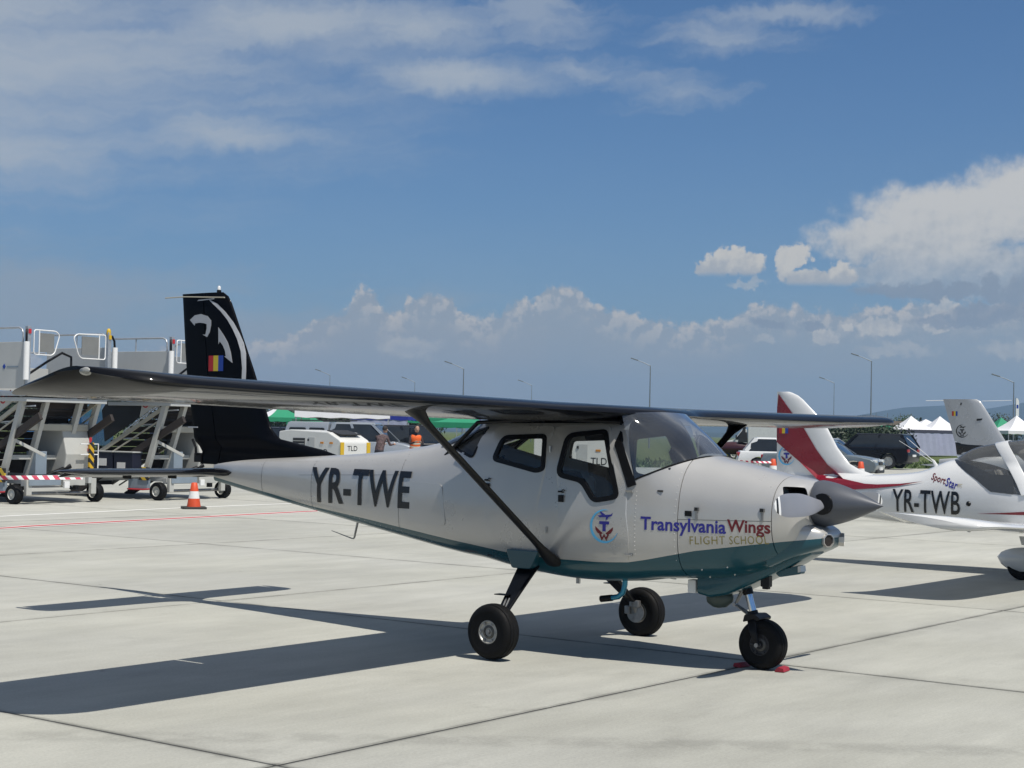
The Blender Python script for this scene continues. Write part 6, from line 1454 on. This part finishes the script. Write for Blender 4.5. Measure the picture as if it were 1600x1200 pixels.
# ================================================================== TENTS
TENTW = mat('tent_white', (.74, .74, .76), .8, var=.04, bump=.1, bscale=8); TENTG = mat('tent_green', (.015, .24, .12), .75); TENTB = mat('tent_blue', (.02, .035, .30), .75); TENTP = mat('tent_purple', (.14, .10, .32), .75); TENTS = mat('tent_sidewall', (.40, .42, .56), .85); TENTD = mat('tent_dark_edge', (.06, .06, .09), .8)
def tent(loc, rz, m1, m2, label, s=3.0, eave=2.25, peak=3.4, walls=None, valance=None):
    t = empty('pop_up_tent', loc, rz, label, 'tent', 'event tents'); h = s/2; mid = eave+(peak-eave)*.36
    for sx in (-1, 1):
        for sy in (-1, 1): b = MB(); b.box((sx*h*.97, sy*h*.97, eave/2), (.05, .05, eave)); b.build('leg', GALV, t)
    cor = [(-1, -1), (1, -1), (1, 1), (-1, 1)]
    for k in range(4):
        a, c = cor[k], cor[(k+1) % 4]; b = MB(); rows = []
        for f in [i/8 for i in range(9)]:
            zz_ = eave+(peak-eave)*(f**1.55); q = 1-f; rows.append([((a[0]*(1-g)+c[0]*g)*h*q*(1-.04*math.sin(math.pi*g)*q), (a[1]*(1-g)+c[1]*g)*h*q*(1-.04*math.sin(math.pi*g)*q), zz_) for g in [j/6 for j in range(7)]])
        b.loft(rows, closed=False, cap=False); b.build('roof_panel', m1 if k % 2 == 0 else m2, t, smooth=50)
        b = MB(); pa, pc = Vector((a[0]*h, a[1]*h, 0)), Vector((c[0]*h, c[1]*h, 0)); N_ = 9
        b.add([pa.lerp(pc, i/(N_-1))+Vector((0, 0, eave)) for i in range(N_)]+[pa.lerp(pc, i/(N_-1))+Vector((0, 0, eave-.28-(.04 if i % 2 else 0))) for i in range(N_)], [(i, i+1, N_+i+1, N_+i) for i in range(N_-1)]); b.build('valance', valance or m1, t)
        if walls and k in walls:
            b = MB(); N_ = 13; b.add([pa.lerp(pc, i/(N_-1))*(.985+.008*(i % 2))+Vector((0, 0, eave-.2)) for i in range(N_)]+[pa.lerp(pc, i/(N_-1))*(.985-.008*(i % 2))+Vector((0, 0, .03)) for i in range(N_)], [(i, i+1, N_+i+1, N_+i) for i in range(N_-1)]); b.build('side_wall', TENTS, t)
    return t
def tput(px, d): p = at(px, 700, d); return (p.x, d, gz(d))
tent(tput(1423, 158), R(8), TENTW, TENTW, 'leftmost white tent with grey walls right of the black off-road car', 3.9, 2.5, 3.85, (0, 1, 2, 3), TENTD)
tent(tput(1468, 160), R(8), TENTW, TENTW, 'white tent with grey walls just left of the grey fin', 3.9, 2.5, 3.9, (0, 1, 2, 3), TENTD)
tent(tput(1446, 166), R(8), TENTW, TENTW, 'white tent top between two peaked white tents', 5.2, 2.6, 3.65, (0,), TENTD)
tent(tput(1564, 150), R(12), TENTG, TENTG, 'green tent right of the grey fin', 3.4, 2.5, 3.75)
tent(tput(1588, 146), R(12), TENTW, TENTW, 'white tent at the right edge beside the green one', 3.6, 2.5, 3.9, None, TENTW)
tent(tput(1352, 128), R(-10), TENTG, TENTW, 'green tent half hidden under the far wing tip', 4.0, 2.5, 3.4)
tent(tput(436, 120), R(30), TENTG, TENTW, 'green and white tent right of the black fin', 3.4, 2.2, 3.1)
tent(tput(477, 128), R(5), TENTG, TENTG, 'small green tent behind the silver pickup', 2.9, 2.0, 2.75)
tent(tput(536, 74), R(4), TENTW, TENTW, 'large white tent above the silver pickup', 4.2, 2.25, 2.75)
tent(tput(604, 82), R(-12), TENTB, TENTP, 'blue tent behind the black car', 3.0, 2.25, 2.9, (0, 3), TENTB)
tent(tput(676, 96), R(10), TENTG, TENTW, 'green and white tent left of the wing strut', 3.4, 2.2, 2.9)
tent(tput(703, 110), R(10), TENTP, TENTB, 'purple tent seen under the wing beside the strut', 3.6, 2.3, 3.0)
tent(tput(722, 92), R(-8), TENTG, TENTG, 'green tent low behind the cabin', 3.2, 1.95, 2.5)

# ================================================================== PEOPLE
SKIN = mat('skin', (.40, .24, .17), .6); HAIR = mat('dark_hair', (.02, .014, .010), .7); VEST = mat('hi_vis_orange', (.85, .14, .02), .6); TROUS = mat('dark_trousers', (.03, .03, .04), .8); JACKET = mat('patterned_jacket', (.12, .08, .08), .8, var=.9, scale=18); SHIRT = mat('dark_shirt', (.03, .022, .025), .8)
def person(loc, rz, label, top, bend, arms, vest=None, hgt=1.74):
    t = empty('person', loc, rz, label, 'person'); S = hgt/1.74
    hip = Vector((0, 0, .92)); ch = hip+Vector((.50*math.sin(bend), 0, .50*math.cos(bend))); nk = ch+Vector((.09*math.sin(bend*1.3), 0, .09*math.cos(bend))); hdv = nk+Vector((.06+.10*math.sin(bend*1.4), 0, .16*math.cos(bend)))
    V = [hip, hip.lerp(ch, .5), ch, nk]; E = [(0, 1), (1, 2), (2, 3)]; rad = [(.13, .17), (.115, .155), (.12, .18), (.055, .055)]
    def add(a, pts, rr):
        i = a
        for p, r in zip(pts, rr): V.append(p); rad.append((r, r)); E.append((i, len(V)-1)); i = len(V)-1
    for s_ in (-1, 1):
        sh = ch+Vector((-.01, s_*.19, -.02)); el_ = sh+Vector((arms[0]*.5, s_*.06, -.27)); wr_ = el_+Vector((arms[0], -s_*arms[1], arms[2])); add(2, [sh, el_, wr_, wr_+(wr_-el_).normalized()*.08], [.062, .048, .034, .03])
        add(0, [Vector((0, s_*.10, .86)), Vector((.02, s_*.11, .48)), Vector((-.02, s_*.12, .09)), Vector((.12, s_*.13, .045))], [.095, .066, .045, .038])
    me = bpy.data.meshes.new('body'); me.from_pydata([v*S for v in V], E, []); o = link('body', me, t); md = o.modifiers.new('skin', 'SKIN')
    for i, r in enumerate(rad): me.skin_vertices[0].data[i].radius = (r[0]*S, r[1]*S)
    me.skin_vertices[0].data[0].use_root = True; md.use_smooth_shade = True; s2 = o.modifiers.new('sub', 'SUBSURF'); s2.levels = 1; s2.render_levels = 1
    m2 = evalmesh(o, 'body'); o.modifiers.clear(); o.data = m2
    for m in (top, TROUS, SKIN): m2.materials.append(m)
    for p in m2.polygons:
        c = p.center; p.material_index = 1 if c.z < .93*S else 0
        if c.z > nk.z*S-.02 and abs(c.y) < .1: p.material_index = 2
    # hands
    for s_ in (-1, 1):
        sh = ch+Vector((-.01, s_*.19, -.02)); el_ = sh+Vector((arms[0]*.5, s_*.06, -.27)); wr_ = (el_+Vector((arms[0], -s_*arms[1], arms[2])))*S; d = (wr_-el_*S).normalized()
        b = MB(); b.tube([wr_+d*.04, wr_+d*.08, wr_+d*.13], [.030, .040, .036], 8)
        sd = d.cross(Vector((0, 0, 1))); sd = sd.normalized() if sd.length > .1 else Vector((0, 1, 0))
        for k, ln in enumerate((.07, .08, .075, .06)): q = wr_+d*.13+sd*(k-1.5)*.017; b.tube([q, q+d*ln*.55, q+d*ln*.9+Vector((0, 0, -.02))], [.009, .009, .007], 6)
        q = wr_+d*.08+sd*.035; b.tube([q, q+d*.04+sd*.02, q+d*.07+sd*.022], [.011, .010, .008], 6); b.build('hand', SKIN, t, smooth=50)
    # head with face
    hc = hdv*S; secs = []; b = MB()
    prof = [(-.115, .045), (-.095, .062), (-.06, .070), (-.02, .076), (.03, .080), (.07, .076), (.10, .058), (.118, .025)]
    for dz, r in prof: secs.append([(hc.x+r*1.18*math.cos(a)+(.012 if math.cos(a) > .8 and -.05 < dz < 0 else 0), hc.y+r*math.sin(a), hc.z+dz) for a in [2*math.pi*k/16 for k in range(16)]])
    b.loft(secs); hd_ = b.build('head', SKIN, t, smooth=60)
    b = MB(); b.tube([hc+Vector((.085, 0, .01)), hc+Vector((.112, 0, -.025)), hc+Vector((.09, 0, -.032))], [.008, .014, .010], 6); b.build('nose', SKIN, hd_, smooth=60)
    for s_ in (-1, 1):
        b = MB(); b.lathe([(0, 0), (.012, 0), (.010, .006), (0, .008)], tuple(hc+Vector((.082, s_*.030, .008))), 'X', 8); b.build('eye', HAIR, hd_)
        b = MB(); b.lathe([(0, 0), (.028, 0), (.024, .012*s_), (0, .014*s_)], tuple(hc+Vector((.0, s_*.074, -.005))), 'Y', 10); b.build('ear', SKIN, hd_)
    b = MB(); b.box(tuple(hc+Vector((.083, 0, -.062))), (.012, .045, .010)); b.build('mouth', mat('lip', (.28, .10, .08), .6), hd_)
    secs = []; b = MB()
    for dz, r in ((-.03, .080), (.02, .088), (.06, .088), (.10, .072), (.128, .030)): secs.append([(hc.x-.016+r*1.12*math.cos(a)*(1 if math.cos(a) < .4 or dz > .05 else .78), hc.y+r*math.sin(a), hc.z+dz) for a in [2*math.pi*k/16 for k in range(16)]])
    b.loft(secs); b.build('hair', HAIR, hd_, smooth=60)
    if vest:
        b = MB(); secs = []
        for f, rx_, ry_ in ((-.06, .155, .195), (.2, .150, .190), (.55, .150, .195), (.85, .155, .215), (1.0, .140, .200), (1.10, .10, .14)):
            c = hip.lerp(ch, f)*S; ax_ = (ch-hip).normalized(); fx_ = Vector((ax_.z, 0, -ax_.x)); secs.append([c+fx_*rx_*S*math.cos(a)+Vector((0, ry_*S*math.sin(a), 0)) for a in [2*math.pi*k/20 for k in range(20)]])
        b.loft(secs, cap=False); vs_ = b.build('vest', vest, t, smooth=60)
        for f in (.25, .5):
            c = hip.lerp(ch, f)*S; ax_ = (ch-hip).normalized(); fx_ = Vector((ax_.z, 0, -ax_.x)); b = MB(); b.loft([[c+ax_*d_+fx_*.156*S*math.cos(a)+Vector((0, .198*S*math.sin(a), 0)) for a in [2*math.pi*k/20 for k in range(20)]] for d_ in (-.025, .025)], cap=False); b.build('reflective_band', mat('reflective', (.62, .64, .55), .4), vs_, smooth=60)
    return t
pp = at(648, 700, 57.5); person((pp.x, pp.y, gz(pp.y)), R(-70), 'person in an orange hi-vis vest looking down at something in both hands', SHIRT, .22, (.16, .12, .06), VEST)
pp = at(592, 700, 56.0); person((pp.x, pp.y, gz(pp.y)), R(60), 'person in a patterned jacket leaning towards the silver pickup', JACKET, .40, (.22, .03, .02), None, 1.78)

# ================================================================== LAMP POSTS, TREES, FAR THINGS
POLE = mat('lamp_pole', (.24, .26, .28), .5, .5)
def lamp(px, ytop, d, label, flip=-1, arm=1.4):
    base = at(px, 700, d); top = at(px, ytop, d); h = top.z-gz(d); t = empty('lamp_post', (base.x, d, gz(d)), 0, label, 'lamp post', 'lamp posts along the car park')
    b = MB(); b.tube([(0, 0, 0), (0, 0, h*.5), (0, 0, h)], [q*(.6 if d > 200 else .9) for q in (.10, .08, .055)], 8); b.build('pole', POLE, t, smooth=50)
    b = MB(); b.tube([(0, 0, h-.05), (flip*.5*arm, .15, h+.28), (flip*arm, .3, h+.55)], [.04, .035, .03], 6); ar = b.build('arm', POLE, t, smooth=50)
    b = MB(); b.bar((flip*arm*.95, .3, h+.55), (flip*(arm+.75), .45, h+.80), .30, .12); b.build('lamp_head', POLE, ar, bevel=.03)
    return t
for px, yt, d, lab, fl in ((1360, 564, 175, 'tallest lamp post, standing above the far wing tip', -1), (1014, 571, 180, 'lamp post above the cabin roof near the windshield', -1), (722, 576, 180, 'lamp post above the near wing beside the cabin', -1),
                           (1302, 598, 240, 'thin lamp post left of the tallest one', -1), (829, 602, 250, 'thin lamp post between the two lamp posts over the cabin', -1), 
                           (513, 586, 230, 'lamp post left of the middle of the near wing', -1), (646, 597, 260, 'low lamp post above the near wing', -1), (1583, 597, 165, 'lamp post at the right edge beside a banner', -1)):
    lamp(px, yt, d, lab, fl)
# banner on a pole beside the right lamp post
p = at(1587, 645, 150); t = empty('banner', (p.x, p.y, gz(p.y)), 0, 'white and blue banner on a pole above the white tent at the right edge', 'banner')
b = MB(); b.tube([(0, 0, 0), (0, 0, 5.6)], .03, 6); b.build('pole', POLE, t)
b = MB(); b.prism(rpoly([(.02, 3.9), (.30, 3.9), (.30, 5.3), (.18, 5.55), (.02, 5.55)], .05, 3), -.01, .01); b.build('flag', WHITE, t)
b = MB(); b.prism(rpoly([(.07, 4.6), (.25, 4.6), (.25, 4.95), (.07, 4.95)], .04, 3), -.014, .014); b.build('flag_print', FLB, t)

BARK = mat('bark', (.06, .045, .03), .9, bump=.5)
def leafmat(name, c):
    m = mat(name, c, .6, 0, 0, .45, .8); return m
LEAF1 = leafmat('leaf_dark', (.022, .042, .014)); LEAF2 = leafmat('leaf_mid', (.06, .10, .025)); NEEDLE = leafmat('needle_green', (.016, .036, .016))
def crown_mesh(name, seed, w, h, n, m, leaf=.32, clumps=34):
    r = random.Random(seed); b = MB(); cl = []
    for i in range(clumps):
        a = r.uniform(0, 2*math.pi); f = r.random()**.6; z = r.uniform(-.42, .5); k = math.sqrt(max(.05, 1-(z*1.8)**2))
        cl.append((Vector((w*.42*f*k*math.cos(a), w*.42*f*k*math.sin(a), h*z*.9)), r.uniform(.12, .22)*w))
    for i in range(n):
        c, rad_ = r.choice(cl); d = Vector((r.gauss(0, 1), r.gauss(0, 1), r.gauss(0, .8))).normalized()*rad_*r.random()**.35; p = c+d
        nrm = (d.normalized()+Vector((r.gauss(0, .5), r.gauss(0, .5), r.gauss(0, .5)))).normalized(); u = nrm.orthogonal().normalized(); v = nrm.cross(u); a = r.uniform(0, 6.28); u, v = u*math.cos(a)+v*math.sin(a), v*math.cos(a)-u*math.sin(a)
        s = leaf*r.uniform(.5, 1.2); b.add([p-u*s, p-v*s*.55, p+u*s, p+v*s*.55], [(0, 1, 2, 3)])
    return b.mesh(name, m, fix=False)
def tree_at(px, d, h, w, seed, label, m, n=7000):
    p = at(px, 700, d); t = empty('tree', (p.x, d, gz(d)), seed, label, 'tree', 'trees behind the tents')
    b = MB(); b.tube([(0, 0, -.1), (.05, 0, h*.3), (0, .05, h*.62)], [h*.03, h*.022, h*.012], 8)
    for k in range(5): a = k*1.3; b.tube([(0, 0, h*(.28+.05*k)), (math.cos(a)*w*.2, math.sin(a)*w*.2, h*(.45+.06*k))], [h*.011, h*.005], 6)
    b.build('trunk', BARK, t, smooth=60)
    o = link('crown', crown_mesh('crown', seed, w, h*.8, n, m, leaf=max(.12, w*.02)), t); o.location = (0, 0, h*.60); return t
def spruce(px, ytop, d, label, seed):
    p = at(px, 700, d); h = at(px, ytop, d).z-gz(d); r = random.Random(seed); t = empty('spruce', (p.x, d, gz(d)), 0, label, 'tree', 'trees behind the tents')
    b = MB(); b.tube([(0, 0, 0), (0, 0, h)], [h*.025, h*.004], 6); b.build('trunk', BARK, t)
    b = MB()
    for i in range(900):
        f = r.random()**.8; z = h*(.06+.94*f); rad_ = (1-f)*h*.20*(.8+.3*math.sin(f*50))+.05; a = r.uniform(0, 6.28); q = r.random()**.5; p0 = Vector((math.cos(a)*rad_*q, math.sin(a)*rad_*q, z-rad_*.25*q)); d_ = Vector((math.cos(a), math.sin(a), -.35)).normalized(); sd = Vector((-math.sin(a), math.cos(a), 0)); s = h*.035*r.uniform(.6, 1.3)
        b.add([p0-sd*s*.4, p0+d_*s*1.4, p0+sd*s*.4, p0-d_*s*.5], [(0, 1, 2, 3)])
    b.build('crown', NEEDLE, t, fix=False); return t
spruce(1438, 652, 215, 'taller spruce left of the grey fin', 1); spruce(1449, 658, 220, 'shorter spruce left of the grey fin', 2)
for px, d, h, w, sd, lab, m in ((1412, 235, 4.3, 7, 11, 'pale green tree left of the spruces', LEAF2), (1392, 230, 3.9, 7, 12, 'low pale tree beside the far wing tip', LEAF2), (1330, 112, 2.2, 5, 13, 'dark bush behind the grey saloon', LEAF1), (1352, 116, 2.2, 5.5, 14, 'dark bush between the grey saloon and the black off-road car', LEAF1),
                                (1374, 118, 2.2, 5, 15, 'dark bush above the black off-road car roof', LEAF1), (445, 170, 3.5, 7, 16, 'dark tree behind the green and white tent', LEAF1), (485, 172, 3.3, 7, 17, 'dark tree behind the small green tent', LEAF1), (520, 176, 3.4, 8, 18, 'dark tree left of the large white tent', LEAF1),
                                (1566, 230, 4.6, 8, 19, 'dark tree behind the green tent at the right', LEAF1), (640, 170, 3.0, 8, 21, 'dark tree behind the blue tent', LEAF1), (160, 150, 3.6, 8, 22, 'dark tree behind the boarding stairs', LEAF1), (40, 150, 3.6, 8, 23, 'dark tree behind the nearer boarding stairs', LEAF1), (290, 150, 3.6, 8, 24, 'dark tree behind the farther boarding stairs', LEAF1)):
    tree_at(px, d, h, w, sd, lab, m)
# low dark building at the far wing tip
p = at(1396, 700, 195); t = empty('low_building', (p.x, p.y, gz(p.y)), R(5), 'low dark building with a brown roof by the far wing tip', 'building')
b = MB(); b.box((0, 0, 1.6), (5.0, 4, 3.2)); b.build('wall', mat('dark_wall', (.06, .06, .065), .8), t); b = MB(); b.prism([(-3.0, 3.2), (3.0, 3.2), (2.6, 3.7), (-2.6, 3.7)], -2.4, 2.4); b.build('roof', mat('brown_roof', (.22, .17, .14), .8), t)
for x in (-1.6, 0, 1.6): b = MB(); b.box((x, -2.02, 1.8), (.9, .06, 1.1)); b.build('window', CARGLASS, t)
for x in (-2.2, -.8, .8, 2.2): b = MB(); b.tube([(x, 0, 3.7), (x, 0, 4.7)], .03, 6); b.build('roof_mast', POLE, t)

# long grass along the edge of the apron
def grass_tufts():
    r = random.Random(3); b = MB()
    for i in range(9000):
        x = r.uniform(-26, 34); y = edge_y(x)+.15+abs(r.gauss(0, 9)); z = gz(y)-.09; hh = r.uniform(.08, .30); a = r.uniform(0, 6.28); dx, dy = math.cos(a)*.09, math.sin(a)*.09; lx, ly = r.gauss(0, .08), r.gauss(0, .08)
        b.add([(x-dx, y-dy, z), (x+dx, y+dy, z), (x+lx, y+ly, z+hh)], [(0, 1, 2)])
    o = b.build('grass', leafmat('grass_blade', (.075, .115, .026)), fix=False); tag(o, 'tufts of green grass along the edge of the apron', 'grass', kind='stuff')
grass_tufts()

# the air over the plain: thin even haze (sky and clouds lie outside)
b = MB(); b.box((0, 2000, 75), (9000, 4800, 152)); hz_ = b.build('haze', None); hz_.data.materials.clear()
m = bpy.data.materials.new('haze'); m.use_nodes = True; t = m.node_tree; t.nodes.clear(); o_ = t.nodes.new('ShaderNodeOutputMaterial'); v = t.nodes.new('ShaderNodeVolumePrincipled'); v.inputs['Color'].default_value = (.46, .70, 1.0, 1); v.inputs['Density'].default_value = .00026; v.inputs['Anisotropy'].default_value = .2
t.links.new(v.outputs[0], o_.inputs['Volume']); hz_.data.materials.append(m); tag(hz_, kind='stuff');
